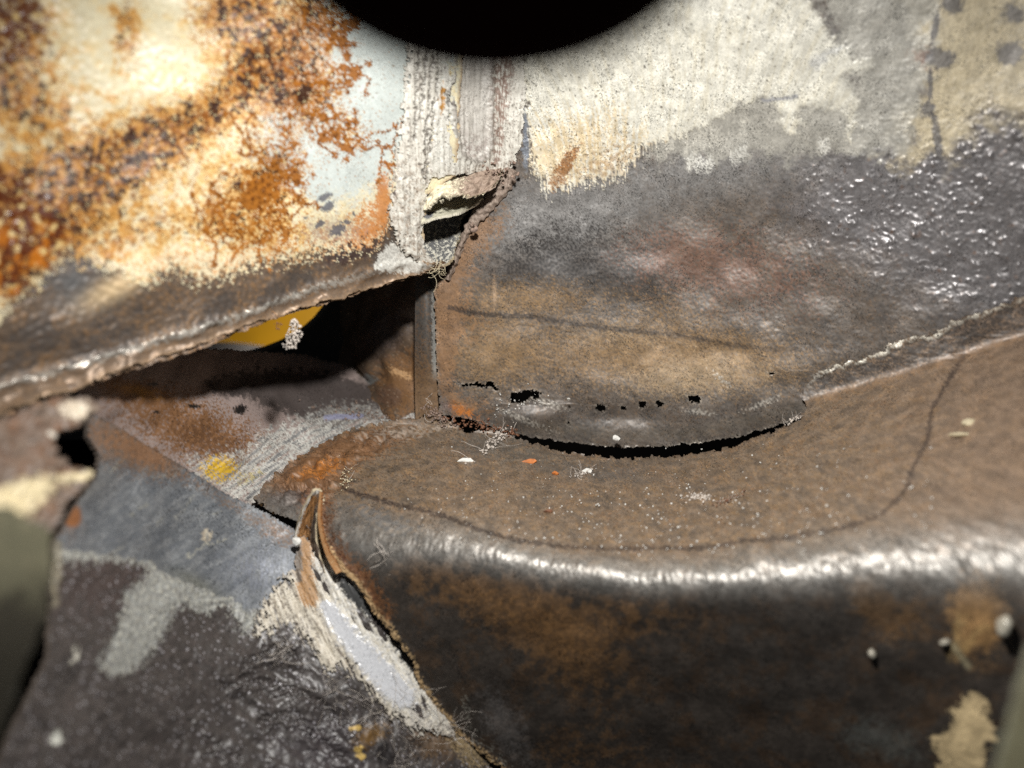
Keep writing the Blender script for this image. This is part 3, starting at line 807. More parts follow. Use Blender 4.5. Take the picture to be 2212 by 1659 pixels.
# loose filiform tracks running over the clean paint
R = random.Random(5)
tracks = np.zeros(s.shape)
seeds = [(740, 85), (765, 60), (715, 50), (765, 155), (760, 150), (700, 250), (660, 280), (690, 300), (720, 290), (610, 380), (640, 380), (540, 420), (560, 460), (480, 470), (520, 500), (600, 470),
         (650, 420), (590, 350), (640, 310), (560, 330), (680, 180), (720, 230), (500, 430), (570, 520), (620, 500), (780, 300), (820, 315), (830, 350), (450, 500), (540, 300), (600, 420), (470, 440)]
for (x, y) in seeds:
    for b in range(R.choice((3, 4, 5))):
        a = R.uniform(0, 6.28); p = [(x, y)]; w = R.uniform(3.0, 6.5)
        for k in range(R.randint(5, 12)):
            a += R.gauss(0, 0.55)
            p.append((p[-1][0] + 7.5 * math.cos(a), p[-1][1] + 7.5 * math.sin(a)))
        tracks = np.maximum(tracks, s.line(p, w, 1.4, 1.5, 0.1, b))
        if R.random() < 0.6:
            tracks = np.maximum(tracks, s.line([p[-1], (p[-1][0] + 3, p[-1][1] + 4)], w * 2.3, 2, 2, 0.1, b))
for (x, y, r) in ((768, 155, 12), (740, 60, 12), (765, 50, 11), (715, 75, 10), (735, 90, 12), (552, 415, 22), (530, 430, 14), (640, 385, 12), (575, 395, 16), (700, 295, 8), (725, 290, 9)):
    tracks = np.maximum(tracks, s.line([(x, y - r * 0.5), (x + 2, y + r * 0.7)], r * 1.8, 2.5, 3, 0.12, int(x)))
s.paint(sm(tracks, 0.2, 0.8) * 0.95, (140, 86, 30), 0.28, 0, 0.5)
s.paint(sm(tracks, 0.5, 0.9) * sm(c4 + 0.5 * g2, 0.2, 1.0) * 0.8, (74, 38, 16), 0.3)
# pinpricks of rust in the clean paint
s.paint(cool * sm(g1 + 0.5 * g2, 2.1, 2.5) * 0.7, (120, 100, 78))
# orange fringe above the bare lip
ybare = np.interp(px, [-100, 0, 40, 100, 150, 190, 260, 310, 370, 430, 500, 560, 640, 700, 760, 820, 850, 900, 1000],
                  [760, 690, 640, 600, 548, 562, 585, 610, 580, 604, 592, 572, 560, 546, 540, 520, 470, 560, 560])
e = py - ybare + 15 * c3 + 9 * c4 + 5 * g3 + 10 * s.n(0.2, 'm', 2, 2.0, 0.5)
s.paint(sm(e + 70 + 20 * c2, 0, 70) * sm(c4 + 0.5 * g2, -0.7, 0.7) * 0.7 * sm(px, 80, 350), (184, 120, 56), 0.5)
s.paint(spot(s.blob(790, 500, 50, 70, 0.3) + s.blob(830, 420, 18, 70), 0.3 * c3, 0.4, 0.9) * 0.85, (170, 104, 44), 0.5)
s.paint(spot(s.blob(720, 500, 80, 34), 0.3 * c4, 0.4, 0.9) * 0.6, (150, 132, 122), 0.5)
bare = sm(e, -4, 4)
s.paint(bare, (92, 78, 66), 0.5, 0.15, 0.6)
s.paint(bare * sm(c2 + 0.5 * g2, 0, 1.3) * 0.7, (122, 94, 66))
s.paint(bare * sm(-c1 - 0.4 * c3, 0.1, 1.0) * 0.7, (66, 62, 60), 0.45)
s.paint(bare * s.blob(160, 610, 60, 60) * 0.8, (88, 90, 92), 0.45)
s.paint(bare * s.blob(250, 620, 70, 24, -0.5) * 0.8, (206, 180, 140))
s.paint(bare * spot(s.blob(300, 590, 40, 26), 0.3 * c4, 0.5, 0.9), (200, 180, 136))
s.paint(bare * spot(s.blob(760, 545, 70, 26, -0.3), 0.2 * c3, 0.3, 0.8) * 0.8, (58, 46, 46), 0.4)
lipz = sm(py - crease_y(px), -6, 10)
s.paint(lipz * 0.8, (124, 106, 90), 0.42, 0.25, 0.4)
s.paint(lipz * sm(s.n(0.5, 'm', 1, 0.35, 3.0, rot=-0.35), 0.2, 1.4) * 0.6, (150, 116, 82))
cre = np.exp(-((py - crease_y(px)) / 11.0) ** 2)
s.paint(spot(cre, 0.3 * c4 + 0.15 * g2, 0.55, 1.0) * 0.7 * (1 - sm(px, 700, 860)), (168, 164, 156), 0.30, 0.45)  # crease highlight painted in as a paler, shinier line
for (x, y, rx, ry, ro) in ((700, 425, 18, 9, -0.5), (708, 445, 22, 10, -0.6), (690, 485, 14, 9, -0.6), (730, 497, 22, 14, -0.6), (748, 480, 10, 7, 0), (765, 462, 4, 6, 0), (660, 470, 5, 4, 0)):
    s.paint(spot(s.blob(x, y, rx, ry, ro), 0.2 * c4, 0.42, 0.6) * 0.9, (98, 98, 104), 0.4, 0.2)
# white scraped corner by the seam
s.paint(s.poly([(846, 520), (880, 545), (912, 566), (940, 575), (900, 592), (808, 586), (812, 560)], 3, 3, 0.2, 1) * (0.75 + 0.2 * s.n(0.08, 'm', 1, 3.0, 0.5, rot=0.9)), (214, 212, 204), 0.5)
s.paint(np.clip(1 - s.d / 7, 0, 1), (146, 122, 98), 0.5)
s.mottle(0.07, 0.3, 3)
rl = np.maximum(np.maximum(trk * 0.6, core), np.maximum(scab, sm(tracks, 0.2, 0.9)))
s.disp += 0.009 * rl * (0.9 + 0.12 * g2) - 0.012 * bare + bare * (0.0012 * g1 + 0.0018 * g2 + 0.002 * s.n(0.22, 's', 0)) + 0.02 * s.n(1.5, 's', 1) + (1 - cool) * (0.0012 * g2 + 0.001 * s.n(0.22, 's', 0))
s.disp += cre * 0.006 * s.n(0.16, 'b', 3)
s.disp += 0.03 * lipz * s.n(0.8, 's', 3)
s.build('painted_sheet', M_PAINT, root, thick=0.05, rim=(150, 128, 104))

# the second layer of the folded hem, showing below the lip
def hem_d(px, py):
    return panel_d(px, np.minimum(py, lip_y(px))) * 0.9945


hx = [-330, -100, 0, 120, 240, 330, 440, 520, 600, 660, 720, 780, 840, 900, 950, 962]
hem_low = [(x, float(lip_y(x)) + o) for x, o in zip(hx, (12, 12, 11, 11, 8, 10, 12, 8, 7, 6, 4, 5, 2, 2, 3, 3))]
hem_top = [(x, float(lip_y(x)) - (40 if x < 800 else 10)) for x in hx]
s = grid(-340, 970, 520, 1090, 3.0, hem_d, hem_top + hem_low[::-1], (), warp=1.5, wsize=0.5, fine=0.2, seed=3)
c3 = s.n(0.3, 'm', 1); g2 = s.n(0.08, 'b', 1)
s.fill((112, 92, 74), 0.5, 0.2, 0.6)
s.paint(sm(c3, 0, 1.2) * 0.7, (150, 112, 76))
s.paint(sm(-c3 - 0.4 * g2, 0.2, 1.2) * 0.7, (70, 58, 50))
s.disp += 0.01 * s.n(0.5, 's', 1)
s.build('hem_layer', M_STEEL, root, thick=0.05, rim=(132, 110, 86))

# ------------------------------------------------------------------ seam sealer between panel and wall
root = thing('seam_sealer', 'cracked cream and grey seam sealer running down between cream panel and rusted wall', 'sealer', at(980, 480, 19.5))
def seal_d(px, py):
    a = PANEL(px, py) * 1.003; b = WALL(px, py) * 1.003
    t = sm(px, 960, 1100)
    return a * (1 - t) + b * t


seal_outline = [(884, -310), (1130, -310), (1134, 230), (1124, 320), (1104, 366), (1060, 372), (1000, 376), (950, 380), (926, 392), (920, 440), (914, 480), (914, 540), (930, 560), (950, 566), (940, 572),
                (900, 568), (866, 548), (848, 512), (836, 470), (842, 400), (852, 320), (866, 220), (876, 120)]
s = grid(790, 1150, -320, 600, 2.0, seal_d, seal_outline, (), warp=2.5, wsize=0.4, fine=0.3, seed=1)
px, py = s.px, s.py
# across: distance from the strip's left edge, following its lean
xl = np.interp(py, [-60, 120, 320, 470, 590], [884, 872, 850, 838, 830]); a = px - xl
vs = s.n(0.16, 'f', 1, 2.4, 0.10); vs2 = s.n(0.3, 'f', 2, 2.2, 0.10); g1 = s.n(0.045, 'b', 0); c3 = s.n(0.5, 'f', 3); c4 = s.n(0.25, 'f', 0)
s.fill((202, 198, 188), 0.5, 0, 0.4)
s.paint(sm(vs + 0.7 * c3, 0.0, 1.8) * 0.55, (146, 138, 128))
s.paint(sm(vs2 + 0.5 * c4, 0.7, 1.6) * 0.5, (112, 100, 90))
s.paint(sm(py, 280, 400) * sm(c4 + 0.5 * vs, -0.2, 1.2) * 0.6, (154, 136, 118))
s.paint(s.poly([(955, 110), (1068, 110), (1055, 250), (1045, 350), (1000, 372), (950, 378), (930, 390), (940, 250)], 10, 4, 0.4, 1) * 0.7, (196, 194, 186), 0.5)
s.paint(sm(g1 + 0.6 * c4 + 0.3 * vs, 1.2, 2.2) * 0.8, (86, 76, 68))
brn = s.poly([(1066, -60), (1112, -60), (1108, 150), (1092, 250), (1078, 350), (1062, 350), (1066, 240), (1058, 120)], 8, 6, 0.3, 2)
s.paint(brn * sm(vs + c4, -1.2, 0.2) * 0.9, (128, 104, 92), 0.7)
s.paint(sm(px, 1100, 1126) * sm(vs, -0.4, 0.5) * 0.7, (206, 202, 192))
s.paint(spot(s.blob(955, 215, 9, 40, 0.1), 0.3 * c4, 0.5, 0.9), (156, 112, 52), 0.5)
s.paint(sm(s.blob(972, 150, 5, 24), 0.5, 0.9) * 0.8, (170, 140, 60))
for p_ in ([(946, 100), (944, 180), (930, 300), (918, 400)], [(968, 200), (972, 280), (985, 350)], [(905, 90), (892, 300)], [(920, 90), (906, 260)], [(934, 120), (920, 300), (912, 380)]):
    ln = s.line(p_, 4.5, 2, 3, 0.4, 1)
    s.paint(ln * 0.8, (66, 58, 52)); s.disp -= 0.05 * ln
# thumb-shaped pool of sealer and its oval mark
dp = s.sdf([(988, 100), (1062, 100), (1062, 300), (1055, 335), (1030, 348), (1002, 338), (984, 280), (978, 200)], 2, 0.3, 1, 60)
s.paint(sm(dp, -3, 3) * 0.55, (176, 170, 164), 0.5)
s.paint(np.exp(-(dp / 4.0) ** 2) * 0.6, (98, 88, 80))
s.paint(sm(dp, 0, 10) * sm(py, 250, 340) * sm(c4, -0.8, 0.8) * 0.7, (130, 116, 110))
ov = s.sdf([(976 + 9 * math.cos(t) + 5, 205 + 24 * math.sin(t)) for t in np.linspace(0, 6.2, 16)], 0.5, 0.2, 0, 40)
s.paint(sm(ov, -2, 2) * 0.8, (110, 104, 100)); s.paint(np.exp(-(ov / 2.5) ** 2) * 0.8, (62, 54, 48))
s.paint(sm(s.blob(852, 408, 5, 22, -0.05), 0.5, 0.7), (60, 46, 38)); s.disp -= 0.08 * s.blob(852, 408, 5, 20)
s.paint(sm(s.n(0.14, 'b', 3) * -1 + 0, 1.2, 1.6) * sm(py, 330, 420) * 0.5, (96, 84, 74))
s.disp += 0.05 * sm(a, 0, 24) - 0.05 * sm(a, 66, 84) + 0.03 * sm(a, 170, 190) + 0.009 * s.n(0.30, 's', 2, 2.2, 0.10) + 0.006 * s.n(0.16, 's', 1, 2.4, 0.08) + 0.006 * s.n(0.3, 's', 0) + 0.0008 * g1
s.disp += 0.05 * np.exp(-(dp / 7.0) ** 2) - 0.03 * sm(dp, 0, 12) - 0.05 * sm(ov, -2, 4)
fe = (s.d + 7 * vs + 4 * c4 > 1.0) | (px > 905)
s.keep &= fe[:-1, :-1] & fe[1:, :-1] & fe[1:, 1:] & fe[:-1, 1:]
s.disp *= sm(s.d, 0, 14)
s.build('sealer_strip', M_SEAL, root, thick=0.05)

# pale mottled plate inside the torn corner
s = patch([[(900, 455, 20.6), (960, 450, 20.8), (1030, 440, 20.9)], [(900, 500, 20.5), (955, 500, 20.8), (1005, 492, 20.8)], [(905, 545, 20.3), (950, 545, 20.4), (992, 540, 20.5)], [(905, 574, 20.0), (945, 576, 20.05), (978, 562, 20.2)]], 90, 70, (0, 0, 0, 0.16), 1)
c3 = s.n(0.25, 'm', 1); g2 = s.n(0.07, 'b', 1)
s.fill((96, 96, 96), 0.55, 0.1, 0.6)
s.paint(sm(c3 + 0.5 * g2 + 1.2 * (s.tv - 0.55), 0.2, 0.9), (204, 200, 186), 0.65)  # pale mottle thins upward: the tongue's shadow put into the colour
s.paint(sm(s.tu, 0.75, 1.0) * sm(c3, -0.6, 0.5), (210, 200, 176))
s.disp += 0.003 * s.n(0.45, 's', 3) + 0.001 * g2
s.build('inner_plate', M_SEAL, root, thick=0.08, rim=(196, 180, 150))

# curled upper flap, the flat tongue under it, the crumbled crust and the diagonal roll
s = patch([[(928, 396, 19.55), (960, 374, 19.7), (1000, 372, 19.8), (1050, 366, 19.9), (1096, 362, 20.0)],
           [(922, 420, 19.3), (950, 396, 19.25), (990, 392, 19.4), (1040, 388, 19.6), (1092, 380, 19.85)],
           [(916, 446, 19.1), (942, 420, 18.9), (985, 412, 19.0), (1030, 416, 19.35), (1080, 398, 19.7)],
           [(912, 470, 19.2), (934, 448, 18.8), (980, 428, 18.85), (1018, 436, 19.2), (1060, 412, 19.6)]], 90, 170, (0, 0.30, 0.0, 0.1), 2)
c3 = s.n(0.2, 'm', 1); g2 = s.n(0.06, 'b', 1); pit = s.n(0.10, 'b', 2)
s.fill((214, 206, 180), 0.65, 0, 0.6)
s.paint(sm(s.tu + 0.1 * c3, 0.42, 0.56) * 0.95, (148, 128, 114), 0.75)
s.paint(sm(s.tu + 0.1 * c3, 0.42, 0.56) * sm(c3 + 0.5 * g2, 0.1, 1.0) * 0.7, (108, 88, 76))
s.paint(sm(-pit, 1.0, 1.6) * (1 - sm(s.tu, 0.4, 0.5)) * 0.7, (160, 146, 120))
s.disp += 0.003 * s.n(0.45, 's', 3) + 0.010 * s.n(0.2, 's', 1) + 0.003 * pit + 0.03 * s.n(0.4, 's', 1) * s.tu
s.build('curled_flap', M_SEAL, root, thick=0.07, rim=(224, 214, 190))
s = patch([[(920, 448, 19.5), (950, 420, 20.1), (1000, 424, 20.3), (1050, 420, 20.3)], [(912, 462, 19.3), (945, 452, 19.6), (1000, 446, 19.9), (1044, 432, 20.2)], [(910, 484, 19.15), (935, 472, 19.2), (985, 462, 19.45), (1022, 450, 19.9)]], 60, 120, (0, 0.06, 0, 0.08), 3)
c3 = s.n(0.2, 'm', 0); g2 = s.n(0.06, 'b', 2)
s.fill((190, 186, 166), 0.6, 0, 0.5)
s.paint(sm(c3 + 0.6 * g2, 0.3, 1.3) * 0.6, (146, 140, 118))
s.paint(spot(s.blob(926, 464, 14, 9, -0.5), 0.15 * c3, 0.45, 0.6), (104, 104, 106), 0.45)
s.paint(sm(s.tu, 0.6, 1) * 0.6, (140, 122, 106))
s.disp += 0.008 * s.n(0.45, 's', 3)
s.build('flat_tongue', M_SEAL, root, thick=0.06, rim=(214, 208, 190))


def tube(path, radii, n=14, rough=0.1, seed=0, size=0.15):
    """A lumpy rod through (px, py, z) points, as a Sheet closed round its axis."""
    P = np.array([[(x - 1106) / FPX * z, (829.5 - y) / FPX * z, z] for x, y, z in path], float)
    m = max(12, len(path) * 14)
    P = _cr(P, m); r = np.interp(np.linspace(0, 1, m), np.linspace(0, 1, len(radii)), radii)
    T = np.gradient(P, axis=0); T /= np.linalg.norm(T, axis=1, keepdims=True)
    A = np.cross(T, [0.0, 0.1, -1.0]); A /= np.linalg.norm(A, axis=1, keepdims=True)
    B = np.cross(T, A)
    th = np.linspace(0, 2 * math.pi, n + 1)
    L = np.concatenate([[0], np.cumsum(np.linalg.norm(np.diff(P, axis=0), axis=1))])
    rr = r[:, None] * (1 + rough * noise(np.cos(th)[None] * r[:, None] * 1.5 + L[:, None], np.sin(th)[None] * r[:, None] * 1.5 + 0.3 * L[:, None], size, 'm', seed))
    Q = P[:, None] + rr[..., None] * (np.cos(th)[None, :, None] * A[:, None] + np.sin(th)[None, :, None] * B[:, None])
    z = Q[..., 2]
    s = Sheet(Q[..., 0] / z * FPX + 1106, 829.5 - Q[..., 1] / z * FPX, z)
    return s


def strip(path, widths, proud, nv, nu, ragged, seed):
    """A raised strip along (px, py, z) points, its back on the sheet behind it."""
    rows = []
    for k, (x, y, z) in enumerate(path):
        a = path[max(k - 1, 0)]; b = path[min(k + 1, len(path) - 1)]
        tx, ty = b[0] - a[0], b[1] - a[1]; L = math.hypot(tx, ty); nx, ny = -ty / L, tx / L
        if nx > 0:
            nx, ny = -nx, -ny
        w = widths[k]
        rows.append([(x + nx * w * q, y + ny * w * q, z - proud * h) for q, h in ((1.0, -0.3), (0.85, 0.6), (0.3, 1.0), (-0.4, 0.9), (-0.9, 0.3), (-1.0, -0.3))])
    return patch(rows, nv, nu, ragged, seed)


wz = lambda x, y: 1 / float(WALL(np.array([x], float), np.array([y], float))[0])
s = strip([(x, y, wz(x, y)) for x, y in ((1108, 366), (1092, 398), (1062, 430), (1034, 464), (1010, 498), (996, 530), (984, 562), (966, 604))], [12, 17, 18, 16, 9, 7, 7, 6], 0.13, 220, 40, (0, 0, 0.12, 0.12), 2)
c3 = s.n(0.15, 'm', 1); vs = s.n(0.12, 'm', 2, 2.2, 0.6)
s.fill((138, 122, 110), 0.75, 0, 0.8)
s.paint(sm(c3 + 0.6 * vs, 0, 1.2) * 0.7, (106, 88, 76)); s.paint(sm(-c3, 0.4, 1.4) * 0.6, (170, 156, 142))
s.disp += 0.012 * s.n(0.2, 's', 1) + 0.003 * s.n(0.07, 'w', 2)
s.build('rolled_bead', M_SEAL, root, thick=0.05)


def lumps(name, spots, mat, parent=None, seed=0, sub=2, amp=0.35, flat=1.0):
    """Irregular crumbs joined as one clod: spots are (px, py, z, r)."""
    import bmesh
    r = np.random.default_rng(seed)
    V = []; F = []; off = 0
    bm = bmesh.new(); bmesh.ops.create_icosphere(bm, subdivisions=sub, radius=1.0)
    base = np.array([v.co[:] for v in bm.verts]); fac = np.array([[v.index for v in f.verts] for f in bm.faces]); bm.free()
    for (x, y, z, rad) in spots:
        k = r.uniform(1.2, 3.4, (3, 3)); ph = r.uniform(0, 6.28, 3)
        d = 1 + amp * np.sin(base @ k[0] * 2 + ph[0]) * np.sin(base @ k[1] * 2 + ph[1]) + 0.5 * amp * np.sin(base @ k[2] * 4 + ph[2])
        q, _ = np.linalg.qr(r.standard_normal((3, 3)))
        b = (base * d[:, None] * rad * np.array([1, r.uniform(.6, 1), r.uniform(.5, .9) * flat])) @ q
        V.append(b + np.array([(x - 1106) / FPX * z, (829.5 - y) / FPX * z, z])); F.append(fac + off); off += len(b)
    V = np.concatenate(V); F = np.concatenate(F)
    return mesh_obj(name, w3(V[:, 0], V[:, 1], V[:, 2]), F, mat, parent)


R = random.Random(3)
M_CRUST = plain_material('crumbled_sealer', (140, 120, 108), 0.8, 0, 0.4, 1300, spec=0.25)
o = lumps('crumbled_crust', [(R.gauss(1070, 20), R.gauss(376, 12), 19.75 + R.uniform(-.1, .1), R.uniform(0.012, 0.045)) for _ in range(60)], M_CRUST, root, 1, amp=0.6)
tag(thing_ := lumps('sealer_crumb', [(1026 + R.gauss(0, 5), 492 + R.gauss(0, 8), 20.15, R.uniform(.03, .07)) for _ in range(9)], M_CRUST, None, 2), 'small brown sealer crumbs stuck on wall beside the torn sealer corner', 'crumb')

# ------------------------------------------------------------------ side panel, lower left: bare grey on top, dark coating below
root = thing('side_panel', 'lower left sheet, bare blue-grey metal on top and dark textured coating below', 'panel', at(450, 1350, 17))
side_outline = [(196, 890), (250, 918), (320, 962), (400, 1010), (470, 1056), (520, 1082), (566, 1104), (620, 1134), (660, 1160), (700, 1180), (740, 1240), (800, 1320), (880, 1420), (920, 1520), (1000, 1590), (1080, 1660), (1170, 1760), (1330, 1950),
                (-220, 1950), (-60, 1760), (0, 1640), (40, 1540), (96, 1420), (112, 1300), (110, 1230), (118, 1170), (150, 1110), (205, 1030), (215, 985), (190, 940)]
s = grid(-240, 1340, 870, 1960, STEP, lambda x, y: SIDE(x, y), side_outline, (), warp=1.2, wsize=0.15, fine=0.4, seed=2)
px, py = s.px, s.py
g1 = s.n(0.045, 'b', 0); g2 = s.n(0.08, 'b', 1); g3 = s.n(0.14, 'b', 2); c1 = s.n(1.4, 'f', 2); c2 = s.n(0.7, 'm', 0); c3 = s.n(0.4, 'm', 1); c4 = s.n(0.2, 'm', 2)
br = s.n(0.6, 'f', 1, 0.35, 1.8, rot=-0.6) + 0.5 * c2; br2 = s.n(0.2, 'f', 3, 2.6, 0.25, rot=0.15)
s.fill((70, 65, 63), 0.40, 0.05, 0.8)                          # the coating
s.paint(sm(c2 + 0.4 * g2, 0.2, 1.6) * 0.6, (82, 74, 72))
s.paint(spot(s.blob(230, 1260, 150, 90), 0.3 * c3, 0.3, 0.9) * 0.3, (76, 58, 56))
s.paint(sm(s.n(0.2, 'm', 3), 0.9, 1.9) * 0.5, (96, 86, 74))
s.paint(spot(s.blob(700, 1620, 120, 90), 0.3 * c3, 0.3, 0.8) * 0.4, (64, 58, 64))
spark = sm(g1 + 0.4 * s.n(0.07, 'b', 3), 1.75, 2.2)
s.paint(spark * 0.85, (176, 172, 176), 0.25)  # glints on the coating, painted as pale specks
gd = s.sdf([(120, 860), (720, 860), (720, 1190), (640, 1240), (606, 1262), (580, 1300), (556, 1318), (534, 1322), (508, 1296), (500, 1290), (470, 1284), (420, 1266), (380, 1248), (345, 1232), (330, 1214), (240, 1200), (110, 1182), (100, 1000)], 2.5, 0.4, 1, 80, 0.8)
gm = sm(gd, -2.5, 2.5)
# scraped pale primer between the two
pd = s.sdf([(100, 1172), (330, 1206), (420, 1258), (510, 1290), (545, 1312), (560, 1330), (548, 1356), (528, 1372), (516, 1340), (500, 1318), (484, 1304), (470, 1306), (452, 1324), (418, 1320), (396, 1302), (376, 1316), (360, 1350), (340, 1390),
            (318, 1416), (300, 1436), (278, 1450), (250, 1458), (222, 1456), (212, 1430), (236, 1396), (252, 1360), (262, 1330), (270, 1300), (266, 1284), (296, 1262), (318, 1232), (290, 1216), (230, 1212), (160, 1214), (100, 1210)], 5, 0.25, 0, 80, 5.0)
pm = sm(pd + 3 * c4, -2, 2)
s.paint(pm * (0.78 + 0.2 * s.n(0.3, 'f', 1)), (148, 149, 145), 0.5, 0, 0.6)
s.paint(pm * sm(c4 + 0.5 * g2, 0.0, 1.2) * 0.6, (182, 180, 168))
s.paint(sm(s.poly([(150, 1402), (164, 1390), (172, 1404), (160, 1440), (148, 1436)], 2, 2, 0.1, 1), 0, 1) * sm(c4 + g2, -0.6, 0.4), (196, 192, 180))
s.paint(s.poly([(104, 1600), (116, 1582), (126, 1576), (124, 1592), (130, 1602), (114, 1612)], 2, 1.5, 0.1, 1), (206, 206, 196))
s.paint(gm, (104, 107, 111), 0.5, 0.15, 0.35)
s.paint(gm * sm(br + 0.3 * c2, 0.0, 1.4) * 0.5, (138, 140, 142), 0.42, 0.25)
s.paint(gm * sm(-br - 0.4 * c2, 0.1, 1.4) * 0.5, (80, 85, 92), 0.45)
s.paint(gm * sm(s.n(0.15, 'm', 0, 0.4, 2.6, rot=-0.6), 1.4, 2.0) * 0.7, (196, 188, 160), 0.4)
R = random.Random(17)
for q in range(46):                                           # scratches in the bare metal
    x = R.uniform(190, 600); y = R.uniform(1020, 1250); l = R.uniform(12, 60); aa = R.gauss(-0.55, 0.25)
    s.paint(gm * s.line([(x, y), (x + l * math.cos(aa), y + l * math.sin(aa))], R.uniform(1.8, 4), 1.5, 2, 0.2, q) * R.uniform(0.2, 0.75), R.choice(((190, 186, 168), (168, 170, 172), (84, 88, 94))), 0.4)
s.paint(gm * s.blob(560, 1230, 70, 60) * sm(br2, -0.8, 0.8) * 0.7, (126, 130, 142), 0.45, 0.2)
s.paint(gm * s.blob(420, 1262, 60, 20, 0.5) * 0.6, (108, 108, 96))
rs = s.blob(240, 950, 130, 60, 0.4) + 0.9 * s.blob(330, 985, 80, 30, 0.5) + 0.7 * s.blob(600, 1150, 70, 26, 0.5) + 0.5 * s.blob(480, 1080, 80, 16, 0.55) + 0.5 * s.blob(130, 1130, 60, 60)
s.paint(spot(rs, 0.25 * c3 + 0.15 * g1, 0.3, 0.8) * 0.8, (108, 88, 72), 0.55)
s.paint(spot(rs, 0.3 * c4 + 0.2 * g2, 0.75, 1.3) * 0.55, (140, 96, 58), 0.6)
s.paint(sm(s.blob(155, 1115, 26, 30), 0.3, 0.7) * 0.8, (150, 92, 40))
s.paint(s.blob(160, 1040, 60, 40) * 0.7, (110, 106, 100))
sp = s.sdf([(446 + 13 * math.cos(t), 1157 + 15 * math.sin(t)) for t in np.linspace(0, 6.2, 14)], 1.5, 0.15, 0, 40)
s.paint(sm(sp, -2, 2) * (0.6 + 0.3 * g2), (198, 188, 168), 0.5)
s.paint(np.exp(-((sp - 4) / 2.0) ** 2) * 0.4, (130, 110, 90))
# sealer stain and rust near the bottom
s.paint(spot(s.blob(800, 1590, 50, 30, -0.5), 0.25 * c4, 0.4, 0.9) * 0.85, (112, 82, 36), 0.6)
s.paint(spot(s.blob(768, 1575, 14, 9) + s.blob(775, 1625, 10, 26, -0.4), 0.25 * g2, 0.5, 0.8), (196, 164, 92), 0.55)
s.paint(spot(s.blob(940, 1600, 60, 50, 0.5), 0.25 * c3, 0.3, 0.8) * 0.8, (98, 76, 52), 0.65)
s.paint(spot(s.blob(830, 1630, 24, 40, -0.3), 0.2 * c4, 0.4, 0.7), (44, 40, 40), 0.4)
s.paint(spot(s.blob(1010, 1620, 30, 70, -0.7), 0.3 * c4, 0.4, 0.9) * 0.7, (168, 146, 108), 0.6)
s.paint(np.clip(1 - s.d / 5, 0, 1) * (py < 1190) * 0.6, (60, 54, 50))
s.paint(sm(s.line([(120, 1180), (112, 1300)], 26, 10), 0, 1) * 0.6, (140, 132, 112))
s.mottle(0.10, 0.3, 0)
coat = (1 - gm) * (1 - 0.6 * pm)
fold = s.n(0.7, 's', 1, 0.5, 1.6, rot=0.6)
ff = np.clip(s.blob(650, 1560, 260, 140) + 0.4, 0, 1)
s.disp += coat * (0.006 * s.n(0.3, 's', 2) + 0.0022 * g3 + 0.0018 * g2 + 0.0012 * g1 + 0.018 * fold * ff)
s.disp += 0.03 * coat + 0.006 * pm * (1 - gm) * g2 * 0.7 + 0.02 * s.n(1.5, 's', 1) + 0.0006 * g1 * gm
for p_ in ([(480, 1480), (560, 1470), (640, 1490), (720, 1540), (770, 1600)], [(560, 1560), (620, 1540), (690, 1580), (740, 1640)], [(420, 1560), (450, 1610), (520, 1650)], [(520, 1440), (600, 1400), (640, 1420)]):
    ln = s.line(p_, 12, 6, 6, 0.4, 2); s.disp -= 0.07 * ln
    ln = s.line([(x + 4, y + 13) for x, y in p_], 14, 7, 6, 0.4, 2); s.disp += 0.05 * ln
s.build('coated_sheet', M_COAT, root, thick=0.09, rim=(96, 86, 78))

# brushed sealer smeared down the seam between side panel and ledge
root = thing('brushed_sealer', 'cream brushed sealer fanning over the seam left of the dark ledge face', 'sealer', at(760, 1380, 17.9))
def smear_d(px, py):
    return SIDE(px, py) * 1.0045


sm_outline = [(654, 1160), (712, 1170), (740, 1204), (760, 1240), (800, 1272), (840, 1330), (890, 1400), (930, 1450), (940, 1500), (965, 1545), (985, 1590), (905, 1600), (860, 1568), (830, 1552), (800, 1520), (782, 1490), (760, 1480), (742, 1452), (726, 1458),
              (700, 1486), (692, 1460), (676, 1430), (660, 1404), (640, 1376), (610, 1360), (590, 1388), (545, 1382), (540, 1350), (556, 1318), (566, 1290), (590, 1262), (620, 1242), (640, 1224), (640, 1190)]
s = grid(530, 1000, 1150, 1610, 2.0, smear_d, sm_outline, (), warp=4, wsize=0.4, fine=1.0, seed=2)
px, py = s.px, s.py
st = s.n(0.16, 'f', 1, 2.8, 0.12, rot=-0.42); st2 = s.n(0.5, 'f', 2, 2.4, 0.3, rot=-0.5); g1 = s.n(0.045, 'b', 0); c4 = s.n(0.2, 'm', 3); c3 = s.n(0.4, 'm', 0)
s.fill((214, 206, 190), 0.5, 0, 0.4)
s.paint(sm(st + 0.6 * c4, 0.0, 1.5) * 0.65, (146, 130, 110))
s.paint(sm(st2 + 0.4 * c4, 0.5, 1.3) * 0.8, (92, 80, 70))
s.paint(sm(px - (680 + (py - 1250) * 0.62), -20, 30) * sm(c4 + 0.4 * st, -1.0, 0.3) * 0.8, (224, 222, 216))
s.paint(spot(s.line([(655, 1165), (655, 1230), (668, 1290)], 44, 14), 0.25 * st, 0.4, 0.8) * 0.85, (166, 120, 66), 0.6)
s.paint(spot(s.line([(644, 1180), (646, 1250)], 16, 8), 0.2 * st, 0.4, 0.8) * 0.8, (100, 100, 98), 0.5)
s.paint(sm(c4 + 0.5 * g1 + 0.3 * st2, 1.1, 1.7) * 0.8, (74, 66, 60))
s.paint(s.blob(620, 1345, 40, 26) * sm(c4, -0.6, 0.6) * 0.7, (92, 82, 76))
